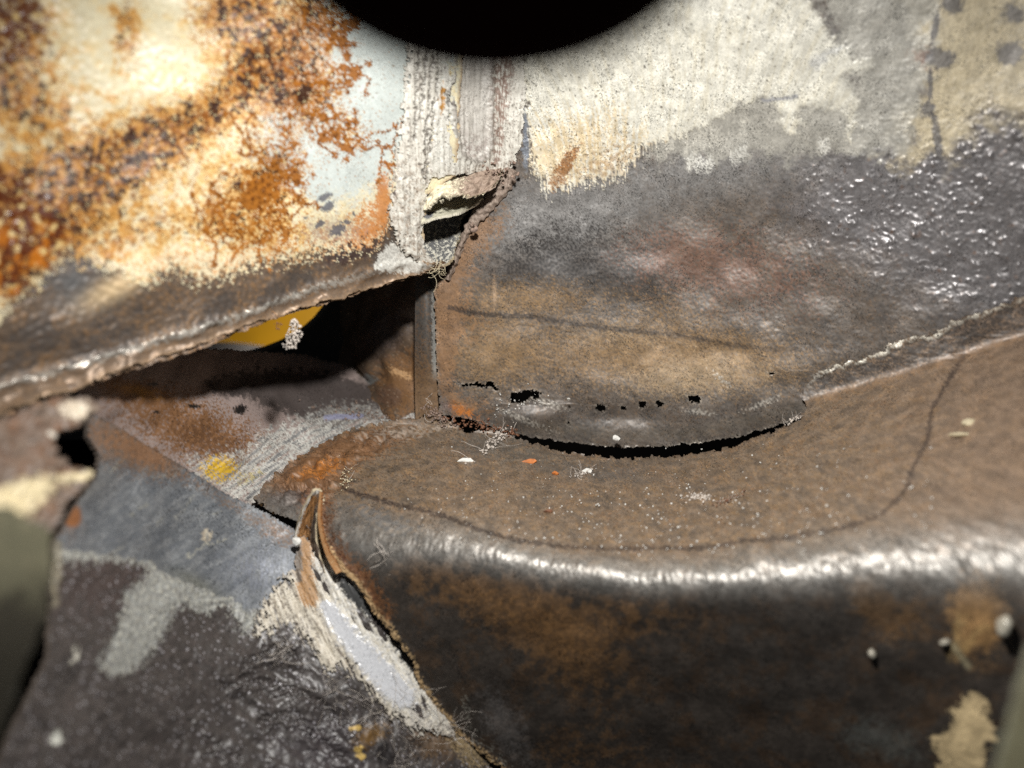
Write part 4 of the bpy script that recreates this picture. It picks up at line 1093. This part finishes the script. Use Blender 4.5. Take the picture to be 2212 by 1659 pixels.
# shiny blue-grey tongue of smoothed sealer
td = s.sdf([(702, 1308), (716, 1312), (738, 1338), (770, 1378), (800, 1404), (830, 1438), (862, 1474), (890, 1500), (886, 1516), (862, 1520), (838, 1500), (806, 1462), (772, 1420), (740, 1378), (716, 1340)], 2, 0.3, 1, 60)
td = td + 9
tg = sm(td + 5 * c4 + 3 * st, -8, 6)
s.paint(tg, (216, 217, 221), 0.26, 0.1, 0.1)
s.paint(tg * sm(s.n(0.3, 'm', 1, 0.4, 2.0, rot=0.9), 0.2, 1.4) * 0.5, (214, 216, 220), 0.22)
# dark exposed strip by the ledge edge
dk = s.sdf([(716, 1236), (744, 1240), (772, 1268), (810, 1318), (850, 1370), (892, 1426), (900, 1462), (886, 1446), (858, 1408), (836, 1372), (808, 1352), (780, 1318), (748, 1290), (728, 1260)], 3, 0.25, 2, 60, 2.0)
dm = sm(dk, -2, 2)
s.paint(dm, (74, 74, 74), 0.42, 0.3, 0.3)
s.paint(sm(py, 1520, 1580) * sm(c4, -0.5, 0.7) * 0.7, (110, 98, 86))
s.disp += 0.006 * s.n(0.14, 's', 1, 2.6, 0.16, rot=-0.42) + 0.016 * s.n(0.4, 's', 2, 2.0, 0.3, rot=-0.5) + 0.003 * s.n(0.22, 's', 0) + 0.001 * g1
s.disp = s.disp * (1 - 0.8 * tg) * (1 - 0.8 * dm) + 0.03 * tg - 0.02 * dm + 0.008 * np.exp(-(td / 10) ** 2)
s.disp -= 0.03 * (np.clip(1 - s.d / 14, 0, 1)) * (1 - dm)
fe = (s.d + 16 * st + 7 * c4 - 4 * sm(py, 1300, 1450) > 1.0) | (px > 640 + (py - 1150) * 0.72) | (py < 1250)
s.keep &= fe[:-1, :-1] & fe[1:, :-1] & fe[1:, 1:] & fe[:-1, 1:]
s.disp *= sm(s.d, 0, 16)
s.paint(sm(14 - s.d + 8 * c4, 0, 18) * 0.5, (104, 94, 86))
s.build('sealer_smear', M_SEAL, root, thick=0.06)
# pointed folded tab standing up at the corner
s = patch([[(676, 1064, 18.2), (684, 1058, 18.2), (692, 1062, 18.15)], [(660, 1090, 18.3), (678, 1086, 18.35), (690, 1090, 18.05)], [(648, 1120, 18.4), (668, 1122, 18.5), (682, 1122, 18.1)], [(638, 1150, 18.5), (662, 1160, 18.6), (680, 1160, 18.2)],
           [(634, 1180, 18.5), (660, 1200, 18.55), (690, 1200, 18.2)], [(640, 1230, 18.4), (666, 1250, 18.35), (704, 1244, 18.05)]], 120, 50, (0, 0.05, 0, 0), 1)
c4 = s.n(0.2, 'm', 1); st = s.n(0.14, 'm', 2, 2.8, 0.4)
s.fill((150, 108, 66), 0.6, 0, 0.6)
s.paint(sm(st + c4, 0.2, 1.4) * 0.7, (100, 74, 50)); s.paint(sm(-st, 0.5, 1.4) * 0.6, (184, 142, 92))
s.paint(sm(0.14 - s.tu + 0.04 * c4, 0, 0.06) + sm(0.1 - s.tv + 0.03 * c4, 0, 0.05), (206, 202, 194), 0.6)
s.paint(sm(s.tu - 0.72, 0, 0.06) * 0.8, (86, 82, 78))
s.disp += 0.015 * s.n(0.12, 's', 1, 2.8, 0.3)
s.build('folded_tab', M_SEAL, root, thick=0.08, rim=(206, 190, 160))
s = patch([[(690, 1062, 18.05), (696, 1066, 18.0)], [(686, 1110, 18.0), (694, 1112, 17.95)], [(690, 1150, 17.95), (700, 1152, 17.9)], [(704, 1200, 17.85), (716, 1196, 17.8)], [(726, 1240, 17.7), (742, 1232, 17.7)]], 120, 12, (0, 0, 0, 0.3), 2)
s.fill((176, 128, 82), 0.6, 0, 0.6); s.paint(sm(s.n(0.15, 'm', 1), 0, 1.2) * 0.6, (206, 176, 136))
s.build('rusty_edge_strip', M_SEAL, root, thick=0.06, rim=(150, 100, 60))

# ------------------------------------------------------------------ seen through the gap: inner floor, upright, web with round opening, yellow panel
s = grid(150, 985, 700, 1120, 2.6, lambda x, y: INNER(x, y), [(160, 840), (380, 735), (440, 752), (560, 760), (660, 765), (760, 796), (800, 830), (900, 880), (985, 900), (985, 940), (780, 945), (690, 985), (620, 1040), (590, 1075), (556, 1090), (500, 1110), (380, 1060), (250, 980)], (), warp=1.5, wsize=0.2, fine=0.5, seed=1)
px, py = s.px, s.py
g1 = s.n(0.05, 'b', 0); g2 = s.n(0.09, 'b', 1); c2 = s.n(0.8, 'm', 0); c3 = s.n(0.4, 'm', 2); c4 = s.n(0.2, 'm', 1); br = s.n(0.5, 'f', 3, 0.22, 2.0, rot=-0.5)
s.fill((150, 134, 128), 0.6, 0, 0.4)
s.paint(spot(s.blob(420, 930, 190, 70, 0.35) + 0.7 * s.blob(280, 840, 90, 30, 0.2), 0.25 * c3 + 0.15 * g1, 0.35, 0.8) * 0.9, (122, 82, 42), 0.6)
s.paint(spot(s.blob(300, 845, 80, 18, 0.2), 0.25 * c4, 0.5, 0.9) * 0.8, (170, 120, 44), 0.6)
s.paint(spot(s.blob(450, 950, 130, 50, 0.35), 0.3 * c4 + 0.2 * g2, 0.6, 1.0) * 0.7, (84, 56, 34), 0.6)
for (x, y, rx, ry) in ((518, 885, 18, 12), (418, 878, 14, 7), (338, 890, 9, 5), (330, 830, 14, 5), (590, 960, 14, 8)):
    s.paint(spot(s.blob(x, y, rx, ry), 0.2 * c4, 0.4, 0.7), (26, 22, 20), 0.5)
dk = s.poly([(440, 822), (520, 800), (700, 800), (860, 850), (900, 890), (790, 900), (720, 930), (600, 888), (540, 862), (460, 850)], 8, 5, 0.4, 1)
s.paint(dk * 0.85, (60, 54, 52), 0.55)  # wedge of shadow under the lip, painted into the floor colour
wp = s.poly([(560, 940), (640, 910), (720, 880), (800, 880), (950, 900), (900, 930), (760, 935), (680, 985), (600, 1050), (560, 1090), (500, 1080), (440, 1030), (400, 995), (470, 985), (540, 975)], 10, 8, 0.3, 2)
s.paint(wp * sm(br + 0.6 * c4 + 0.1 * g1, -1.4, 0.0) * 0.95, (204, 202, 194), 0.45)
s.paint(wp * sm(br, 0.1, 1.0) * 0.75, (98, 98, 104), 0.38, 0.2)
s.paint(wp * spot(s.blob(760, 890, 120, 30), 0.5 * c4, 0.4, 1.0) * 0.8, (108, 100, 94), 0.8)
s.paint(spot(s.blob(475, 1012, 40, 28), 0.35 * c4, 0.4, 0.8) * 0.95, (214, 172, 30), 0.45)
s.paint(spot(s.blob(540, 1030, 40, 16, -0.5), 0.4 * c4, 0.7, 1.0) * 0.6, (180, 160, 80), 0.5)
s.paint(sm(s.line([(704, 903), (740, 900), (780, 898)], 12, 4), 0.3, 0.8), (150, 150, 172), 0.25)
s.paint(np.clip(1 - s.d / 5, 0, 1), (120, 110, 104))
s.disp += wp * (0.002 * s.n(0.22, 's', 0) + 0.006 * s.n(0.3, 's', 3, 0.3, 2.0, rot=-0.5) + 0.001 * g2) + 0.0006 * g1 + 0.02 * s.n(1.2, 's', 1)
tag(s.build('inner_pan_sheet', M_INNER, None, thick=0.08, rim=(120, 112, 104)), 'stained inner floor sheet with white residue and yellow spot, seen through the gap', 'sheet')

root = thing('inner_upright', 'brown upright inside the gap with a grey metal strip beside the wall', 'upright', at(860, 850, 22.4))
s = grid(690, 985, 540, 945, 2.6, lambda x, y: POST(x, y), [(760, 540), (985, 540), (985, 940), (900, 930), (820, 900), (786, 850), (764, 800), (700, 790), (720, 660)], (), warp=2, wsize=0.3, fine=0.5, seed=3)
g1 = s.n(0.05, 'b', 0); c3 = s.n(0.4, 'm', 2); c4 = s.n(0.2, 'm', 1)
s.fill((92, 76, 62), 0.55, 0.1, 0.5)
s.paint(spot(s.blob(870, 830, 70, 90), 0.25 * c3, 0.3, 0.8) * 0.9, (132, 96, 62), 0.6)
s.paint(spot(s.blob(840, 855, 34, 30), 0.15 * c3, 0.4, 0.7) * 0.7, (92, 70, 58))
s.paint(spot(s.blob(868, 808, 34, 12, 0.4), 0.3 * c4, 0.5, 0.8) * 0.9, (206, 164, 118))
s.paint(spot(s.blob(830, 720, 50, 70, 0.6), 0.3 * c3, 0.4, 0.9) * 0.6, (84, 80, 84), 0.4, 0.2)
s.paint(spot(s.blob(790, 820, 26, 14), 0.2 * c4, 0.4, 0.8) * 0.9, (124, 126, 124), 0.5)
s.paint(sm(c4 + 0.5 * g1, 1.2, 2.0) * 0.5, (168, 150, 130))
s.disp += 0.003 * s.n(0.25, 's', 0) + 0.03 * s.n(1.0, 's', 1) - 0.1 * s.line([(762, 796), (790, 826), (815, 812)], 10, 5)
s.build('upright_sheet', M_INNER, root, thick=0.08, rim=(110, 96, 80))
s = patch([[(899, 560, 21.2), (922, 560, 21.15), (940, 560, 21.25)], [(897, 640, 21.3), (920, 640, 21.2), (942, 640, 21.3)], [(896, 740, 21.5), (920, 740, 21.4), (943, 740, 21.5)], [(896, 830, 21.7), (920, 830, 21.65), (945, 830, 21.65)], [(898, 915, 21.7), (920, 918, 21.7), (948, 915, 21.7)]], 200, 30, (0, 0.02, 0, 0), 0)
c4 = s.n(0.2, 'm', 1)
s.fill((86, 82, 78), 0.4, 0.3, 0.4)
s.paint(sm(s.tv + 0.1 * c4, 0.45, 0.75) * 0.9, (120, 92, 62), 0.55)
s.paint(sm(s.n(0.4, 'm', 2), 0.1, 1.2) * 0.7, (112, 84, 58), 0.6); s.paint(sm(s.n(0.25, 'm', 3), 0.4, 1.3) * 0.6, (52, 48, 46), 0.5)
s.paint(sm(s.tu - 0.75 + 0.05 * c4, 0, 0.1) * (1 - sm(s.tv, 0.6, 0.75)), (176, 174, 168), 0.3, 0.5)
s.disp += 0.0015 * s.n(0.3, 's', 1)
s.build('metal_strip', M_INNER, root, thick=0.06, rim=(150, 146, 138))

def web_d(px, py):
    return 1 / 25.0 + 0 * px


hole = [(630 - 190 + 275 * math.cos(t), 600 + 168 * math.sin(t)) for t in np.linspace(0, 2 * math.pi, 48)[:-1]]
s = grid(-100, 1120, 380, 960, 4.0, web_d, [(-90, 390), (1110, 390), (1110, 950), (-90, 950)], [(hole, 0.0)], seed=1)
c4 = s.n(0.3, 'm', 1)
s.fill((34, 31, 30), 0.55, 0.1, 0.5)
s.paint(sm(c4, 0.8, 1.8) * 0.5, (70, 62, 56))
s.paint(np.clip(1 - np.abs(s.d - 4) / 8, 0, 1) * (s.px > 500) * (s.px < 760) * 0.8, (112, 108, 104), 0.35, 0.4)
tag(s.build('inner_web', M_INNER, None, thick=0.35, rim=(60, 56, 54)), 'black inner web sheet with a rounded opening, deep inside the gap', 'sheet')
V = w3(np.array([-24, -6, -6, -24, -24, -6, -6, -24.]), np.array([-1.5, -1.5, 12, 12, -1.5, -1.5, 12, 12.]), np.array([44, 44, 46, 46, 44.4, 44.4, 46.4, 46.4]))
tag(mesh_obj('yellow_panel', V, np.array([(0, 1, 2, 3), (7, 6, 5, 4), (0, 4, 5, 1), (3, 2, 6, 7), (0, 3, 7, 4), (1, 5, 6, 2)]), M_YELLOW, smooth=False), 'smooth yellow painted panel glimpsed through the gap under the cream panel lip', 'panel')
M_GREYSTRIP = plain_material('grey_strip', (176, 168, 164), 0.5, 0, 0.15, 60)
s = patch([[(380, 742, 36.0), (470, 738, 36.0), (560, 746, 36.3), (605, 758, 36.5)], [(380, 775, 36.0), (470, 775, 36.0), (560, 778, 36.3), (640, 790, 36.5)]], 12, 40)
s.fill((178, 170, 166), 0.5, 0, 0.3); s.mottle(0.1, 0.4)
tag(s.build('grey_ledge_strip', M_INNER, None, thick=0.3), 'pale grey strip in front of the yellow panel inside the gap', 'strip')

# ------------------------------------------------------------------ blurred things at the edges of the view
BR = Field([(0, 900, 11.9), (200, 880, 13.4), (200, 1100, 12.6), (0, 1150, 10.8), (100, 1000, 12.1)])
s = grid(-120, 245, 840, 1200, 3.0, lambda x, y: BR(x, y), [(-110, 940), (0, 905), (100, 866), (170, 852), (215, 870), (222, 885), (196, 892), (180, 920), (150, 932), (148, 928), (120, 926), (118, 985), (150, 990), (160, 1010), (196, 1020), (190, 1046), (150, 1075), (120, 1120), (100, 1180), (-110, 1190)], (), warp=2, wsize=0.5, fine=0.3, seed=1)
c2 = s.n(0.8, 'm', 0); c4 = s.n(0.25, 'm', 1)
s.fill((104, 90, 80), 0.5, 0, 0.5)
s.paint(sm(c2, 0, 1.2) * 0.7, (108, 74, 50))
s.paint(spot(s.blob(165, 885, 40, 26), 0.2 * c4, 0.4, 0.7), (190, 178, 160))
s.paint(spot(s.blob(60, 1060, 90, 30, -0.3) + 0.7 * s.blob(180, 1030, 40, 14) + s.blob(0, 1100, 80, 40), 0.2 * c4, 0.4, 0.8), (196, 182, 148), 0.45)
s.paint(sm(s.blob(110, 940, 8, 12), 0.4, 0.6), (210, 205, 195), 0.25, 0.4)
s.paint(sm(s.blob(30, 870, 120, 20, -0.35), 0.3, 0.8) * 0.7, (96, 62, 44))
s.disp += 0.02 * s.n(0.22, 's', 0) + 0.04 * s.n(0.8, 's', 2)
tag(s.build('rusty_bracket', M_PAINT, None, thick=0.12, rim=(120, 100, 84)), 'blurred rusty bracket with cream paint patches under the panel lip at far left', 'bracket')
NL = Field([(-100, 1100, 8.9), (110, 1100, 10.5), (100, 1659, 9.6), (-100, 1659, 8.0), (20, 1400, 9.0)])
s = grid(-160, 130, 1080, 1740, 3.5, lambda x, y: NL(x, y), [(-150, 1090), (20, 1096), (112, 1150), (110, 1240), (100, 1340), (70, 1395), (40, 1480), (10, 1570), (-20, 1640), (-40, 1730), (-150, 1730)], (), warp=2, wsize=0.5, seed=2)
c2 = s.n(0.9, 'm', 0)
s.fill((88, 86, 70), 0.5, 0, 0.3)
s.paint(sm(s.py + 30 * c2, 1220, 1330) * 0.9, (34, 32, 28)); s.paint(sm(c2, 0.3, 1.4) * sm(1260 - s.py, 0, 60) * 0.5, (128, 122, 100))
tag(s.build('near_panel_edge', M_PAINT, None, thick=0.15, rim=(40, 36, 32)), 'dark olive-grey panel edge, very blurred, at the lower left border', 'panel')
NR = Field([(2100, 1700, 9.2), (2212, 1400, 8.8), (2230, 1700, 8.0), (2330, 1500, 7.6)])
s = grid(2080, 2330, 1380, 1760, 3.5, lambda x, y: NR(x, y), [(2222, 1390), (2320, 1390), (2320, 1750), (2128, 1750), (2150, 1640), (2190, 1500)], (), warp=2, wsize=0.5, seed=3)
s.fill((104, 102, 82), 0.45, 0, 0.3); s.paint(sm(s.n(0.8, 'm', 1), 0.1, 1.2) * 0.6, (70, 64, 48)); s.paint(np.clip(1 - s.d / 14, 0, 1) * 0.6, (150, 150, 134))
tag(s.build('olive_panel_edge', M_PAINT, None, thick=0.15, rim=(120, 118, 100)), 'olive-grey panel edge, blurred, at the lower right border', 'panel')


def lathe(profile, n=48):
    r = np.array([p[0] for p in profile]); h = np.array([p[1] for p in profile])
    th = np.linspace(0, 2 * math.pi, n, endpoint=False)
    V = np.stack([r[:, None] * np.cos(th), r[:, None] * np.sin(th), np.repeat(h[:, None], n, 1)], -1)
    m = len(profile)
    i = np.arange(m * n).reshape(m, n)
    F = np.stack([i[:-1], np.roll(i[:-1], -1, 1), np.roll(i[1:], -1, 1), i[1:]], -1).reshape(-1, 4)
    return V.reshape(-1, 3), F


# near-black rounded cap poking in at the top
z0 = 4.6; rad = 592.0 / FPX * z0
prof = [(0.001, -0.62), (rad * 0.55, -0.58), (rad * 0.86, -0.40), (rad * 0.98, -0.16), (rad, 0.0), (rad * 0.985, 0.3), (rad * 0.93, 0.8), (rad * 0.9, 1.6), (rad * 0.9, 2.0), (0.001, 2.0)]
V, F = lathe(prof, 72)
cx, cy = (1066 - 1106) / FPX * z0, (829.5 + 424) / FPX * z0
zz = 1 + V[:, 2] / z0
V = np.stack([V[:, 0] * 1.0 + cx * zz, V[:, 1] + cy * zz, V[:, 2] + z0], -1)
tag(mesh_obj('rounded_cap', w3(V[:, 0], V[:, 1], V[:, 2]), F, M_CAP), 'near-black rounded cap, unlit, poking in at the top edge of the view', 'cap')

# weld beads on the dark front face
def on_ledge(x, y):
    return 1.0 / float(ledge_d(np.array([x], float), np.array([y], float))[0])


for (x, y, r, lab) in ((1884, 1412, 0.085, 'small shiny round bead on dark ledge face, lower one of the pair'), (2041, 1388, 0.085, 'small shiny round bead on dark ledge face, nearer the blurred big bead'), (2170, 1352, 0.17, 'largest shiny bead, blurred, by the right border of the ledge face')):
    z = on_ledge(x, y)
    tag(lumps('weld_bead', [(x, y, z - r * 0.9, r)], M_DROP, None, int(x), 3, 0.16), lab, 'bead', 'beads on the ledge face')

# ------------------------------------------------------------------ dust, lint and flakes
R = random.Random(11)
sp = []
for k in range(230):
    t = R.random(); a = R.uniform(0, 6.28)
    w = 4 + 13 * math.sin(min(1, t * 1.15) * math.pi * 0.85) ** 1
    sp.append((634 + 4 * math.sin(t * 5) + w * math.cos(a) * R.random() ** .5, 690 + 62 * t, 17.75 + 0.010 * w * math.sin(a), R.uniform(0.012, 0.034)))
for k in range(34):
    sp.append((622 + R.gauss(0, 6), 746 + R.gauss(0, 4), 17.75 + R.gauss(0, .04), R.uniform(0.012, 0.028)))
tag(lumps('dust_cocoon', sp, M_LINT, None, 4, 1), 'grey grainy dust cocoon hanging under the panel lip before the yellow panel', 'cocoon')
tag(lumps('dust_wisp', [(601 + R.gauss(0, 4), 704 + R.uniform(-8, 8), 17.7, R.uniform(.01, .022)) for _ in range(22)], M_BROWNFLAKE, None, 5, 1), 'tiny dark dust wisp hanging left of the grey dust cocoon', 'wisp')


def fibres(name, spots, mat, parent, seed, n, length, rad, lift=0.05):
    """Curly threads as thin tubes joined into one tuft; spots = [(px, py, spread_px, z)]."""
    r = random.Random(seed); V = []; F = []; off = 0
    for k in range(n):
        x, y, sp_, z = r.choice(spots)
        x += r.gauss(0, sp_); y += r.gauss(0, sp_ * 0.6)
        p = np.array([(x - 1106) / FPX * z, (829.5 - y) / FPX * z, z - abs(r.gauss(0, lift))])
        d = np.array([r.gauss(0, 1), r.gauss(0, 1), r.gauss(0, .35)]); d /= np.linalg.norm(d)
        pts = [p]
        L = length * r.uniform(0.4, 1.5); m = 9
        ax = np.array([r.gauss(0, .4), r.gauss(0, .4), r.choice((-1, 1)) * 1.0]); cur = r.uniform(0.03, 0.28)
        for j in range(m):
            d = d + cur * np.cross(ax, d) * 0.6 + np.array([r.gauss(0, .15), r.gauss(0, .15), r.gauss(0, .08)]); d /= np.linalg.norm(d)
            p = p + d * L / m; pts.append(p)
        pts = np.array(pts); T = np.gradient(pts, axis=0); T /= np.linalg.norm(T, axis=1, keepdims=True)
        A = np.cross(T, [0.3, 0.2, 0.93]); A /= np.linalg.norm(A, axis=1, keepdims=True) + 1e-9; B = np.cross(T, A)
        rr = rad * r.uniform(0.6, 1.3)
        ring = [pts + rr * (math.cos(t) * A + math.sin(t) * B) for t in (0, 2.094, 4.189)]
        q = np.stack(ring, 1).reshape(-1, 3)
        V.append(q)
        i = np.arange(len(pts) - 1)[:, None] * 3 + off
        for c in range(3):
            F.append(np.concatenate([i + c, i + (c + 1) % 3, i + 3 + (c + 1) % 3, i + 3 + c], 1))
        off += len(q)
    V = np.concatenate(V); F = np.concatenate(F)
    return mesh_obj(name, w3(V[:, 0], V[:, 1], V[:, 2]), F, mat, parent)


# lint clumps lying on the ledge
def clump(name, label, cat, centre, n, spread, rmin, rmax, mat, seed, fib=0, flen=0.4, group=None):
    r = random.Random(seed); x, y = centre
    spots = []
    for k in range(n):
        a = x + r.gauss(0, spread[0]); b = y + r.gauss(0, spread[1]) + (a - x) * spread[2]
        spots.append((a, b, on_ledge(a, b) - 0.03 - r.random() * 0.06, r.uniform(rmin, rmax)))
    rt = thing(name, label, cat, at(x, y, on_ledge(x, y)), group)
    lumps('crumbs', spots, mat, rt, seed, 1)['kind'] = 'stuff'
    if fib:
        fibres('threads', [(a, b, 5, z) for a, b, z, _ in spots[:40]], M_LINT, rt, seed, fib // 2 + 4, flen * 0.6, 0.0045, 0.02)['kind'] = 'stuff'
    return rt


clump('lint_clump', 'tangled grey lint clump at the left end of the long black crevice', 'lint', (1064, 956), 80, (20, 7, -0.75), 0.015, 0.045, M_LINT, 1, 50, 0.7)
clump('lint_clump', 'pale grey lint clump on the ledge below the middle of the crevice', 'lint', (1512, 1074), 70, (14, 5, 0.05), 0.015, 0.04, M_LINT, 2, 20, 0.3)
clump('lint_clump', 'reddish brown lint streak on the ledge right of the pale clump', 'lint', (1572, 1080), 40, (17, 3, -0.4), 0.01, 0.028, M_BROWNFLAKE, 3, 20, 0.3)
clump('lint_clump', 'grey lint and white grain heap below the left part of the crevice', 'lint', (1255, 1022), 36, (12, 4, -0.1), 0.012, 0.035, M_LINT, 4, 26, 0.5)
clump('lint_clump', 'grey fluffy dirt heap in the corner left of the rust hole', 'lint', (944, 898), 90, (16, 7, 0.6), 0.015, 0.045, M_CRUST, 5, 24, 0.4)
clump('lint_clump', 'small pale lint scrap at the right end of the crevice', 'lint', (1716, 906), 26, (9, 3, -0.5), 0.012, 0.03, M_LINT, 6, 10, 0.3)
clump('dirt_trail', 'thin trail of tan crumbs climbing from the ledge corner above the folded tab', 'crumbs', (748, 1030), 40, (8, 18, 0.0), 0.012, 0.028, M_CREAM, 7, 8, 0.3)


def flake(label, cx, cy, size, mat, seed, z=None, asp=0.6, name='rust_flake', tilt=0.3):
    """An angular chip of paint or rust with real thickness."""
    r = random.Random(seed)
    z = (z if z else on_ledge(cx, cy)) - 0.05
    n = 7; th = sorted(r.uniform(0, 6.28) for _ in range(n))
    th = [2 * math.pi * (i + r.uniform(-.3, .3)) / n for i in range(n)]
    ring = [(size * r.uniform(.7, 1.2) * math.cos(t), size * asp * r.uniform(.7, 1.2) * math.sin(t)) for t in th]
    c = np.array([(cx - 1106) / FPX * z, (829.5 - cy) / FPX * z, z])
    top = [c + np.array([a, b, tilt * b + r.uniform(-.02, .02)]) for a, b in ring]
    bot = [t + np.array([0.005, -0.03, 0.04]) for t in top]
    V = np.array(top + bot + [c + np.array([0, 0.0, -0.03])] + [c + np.array([0, -.03, .04])]); F = []
    for i in range(n):
        j = (i + 1) % n
        F += [(i, j, 2 * n), (n + j, n + i, 2 * n + 1), (i, n + i, n + j), (i, n + j, j)]
    tag(mesh_obj(name, w3(V[:, 0], V[:, 1], V[:, 2]), np.array(F), mat, smooth=False), label, 'flake')


flake('orange rust flake lying on the ledge just below the crevice', 1143, 997, 0.2, M_RUSTFLAKE, 1, asp=0.45)
flake('white paint flake leaning beside the lint clump on the ledge', 1004, 995, 0.2, M_WHITE, 2, asp=0.4, name='paint_flake')
flake('white paint flake in the grain heap below the crevice', 1268, 1018, 0.12, M_WHITE, 3, asp=0.6, name='paint_flake')
flake('thin brown flake on the ledge above the polished ridge', 1185, 1104, 0.11, M_BROWNFLAKE, 4, asp=0.4)
flake('small orange flake on the ledge between crevice and grain heap', 1200, 1022, 0.08, M_RUSTFLAKE, 5)
flake('small white flake stuck below the folded tab corner', 641, 1168, 0.10, M_WHITE, 6, z=18.2, asp=0.9, name='paint_flake')
flake('cream blurred flake on the ledge near the right border pen line', 2094, 912, 0.13, M_CREAM, 7, name='paint_flake')
flake('long cream splinter, blurred, on the right part of the ledge', 2080, 938, 0.32, M_CREAM, 8, asp=0.1, name='paint_splinter')
flake('white chip on the wall edge above the crevice middle', 1331, 946, 0.10, M_WHITE, 9, z=20.75, asp=0.7, name='paint_flake')
flake('tiny white speck on the wall above the rust holes', 1228, 861, 0.04, M_WHITE, 10, z=20.9, name='paint_flake')

R = random.Random(41); sp = []
for k in range(150):
    x = R.uniform(955, 1120); y = np.interp(x, [955, 1000, 1060, 1120], [905, 914, 922, 938]) + R.gauss(0, 6)
    sp.append((x, y, on_ledge(x, y) - R.uniform(-.02, .08), R.choice((.015, .02, .03, .045))))
tag(lumps('rust_crumbs', sp, M_BROWNFLAKE, None, 12, 1, 0.6), 'brown rust crumbs round the torn hole at the left end of the crevice', 'crumbs', kind='stuff')
# bright grit scattered over the ledge, too small to count
R = random.Random(21); sp = []
while len(sp) < 520:
    x = R.gauss(1330, 260); y = R.gauss(1120, 48) + (x - 1330) * 0.02
    if R.random() < 0.25:
        x = R.uniform(880, 2050); y = R.uniform(960, 1170)
    f = float(FLOOR(np.array([x]), np.array([y]))[0]); g = float(FACE(np.array([x]), np.array([y]))[0])
    if f > g - 0.0006 or 1 / f > 21 or x < 860 or x > 2100:
        continue
    sp.append((x, y, on_ledge(x, y) - 0.012, R.choice((0.010, 0.012, 0.014, 0.018, 0.026))))
tag(lumps('ledge_grit', sp, M_WHITE, None, 8, 1), 'white crystalline grit scattered over the brown ledge top', 'grit', kind='stuff')
sp = []
for k in range(60):
    x = R.gauss(1130, 40); y = R.gauss(876, 16) + (x - 1130) * 0.15
    sp.append((x, y, 1 / float(WALL(np.array([x]), np.array([y]))[0]) - 0.03, R.choice((.01, .014, .02, .026))))
tag(lumps('hole_grit', sp, M_WHITE, None, 9, 1), 'white crumbs round the largest rust hole in the wall', 'grit', kind='stuff')
R = random.Random(31); sp = []
for k in range(150):
    x = R.gauss(800, 70); y = R.gauss(893, 12) + (x - 800) * 0.12
    sp.append((x, y, 1 / float(INNER(np.array([x]), np.array([y]))[0]) - 0.03, R.choice((.015, .02, .03, .04))))
tag(lumps('inner_dirt', sp, M_CRUST, None, 10, 1), 'grey loose dirt along the inner floor beside the upright', 'dirt', kind='stuff')

# hair and fluff caught on the sealer and the lip
fz = lambda x, y: 1 / float(SIDE(np.array([x], float), np.array([y], float))[0]) - 0.12
tag(fibres('lint_tuft', [(740, 1520, 16, fz(740, 1520)), (800, 1545, 20, fz(800, 1545)), (850, 1540, 22, fz(850, 1540)), (880, 1500, 14, fz(880, 1500) - .05), (720, 1490, 12, fz(720, 1490))], M_LINT, None, 3, 80, 0.6, 0.003, 0.05), 'wispy tuft of pale hair and lint caught below the shiny sealer tongue', 'lint')
tag(fibres('lint_tuft', [(900, 1600, 26, fz(900, 1600)), (860, 1640, 22, fz(860, 1640)), (1000, 1600, 20, fz(1000, 1600) - .2), (960, 1560, 18, fz(960, 1560) - .15)], M_LINT, None, 6, 50, 0.5, 0.0035, 0.05), 'thin brown-grey hairs in the dirty seam at the bottom edge', 'lint')
tag(fibres('lint_tuft', [(610, 1400, 12, fz(610, 1400)), (600, 1420, 10, fz(600, 1420))], M_LINT, None, 7, 26, 0.6, 0.0045, 0.05), 'small hair tuft on the dark coating below the cream sealer', 'lint')
tag(fibres('lint_tuft', [(835, 1200, 8, on_ledge(835, 1200) - .05)], M_LINT, None, 8, 14, 0.35, 0.005, 0.04), 'small curl of fluff on the dark face right of the folded tab', 'lint')
tag(fibres('lint_tuft', [(845, 640, 20, 22.3), (870, 620, 12, 21.9)], M_BROWNFLAKE, None, 9, 16, 0.7, 0.004, 0.05), 'dusty hairs in the dark hollow under the panel lip', 'lint')
tag(fibres('lint_tuft', [(935, 588, 6, 19.9), (953, 585, 5, 20.0)], M_CREAM, None, 10, 22, 0.35, 0.0045, 0.04), 'frayed pale fibres at the right end of the panel lip', 'lint')
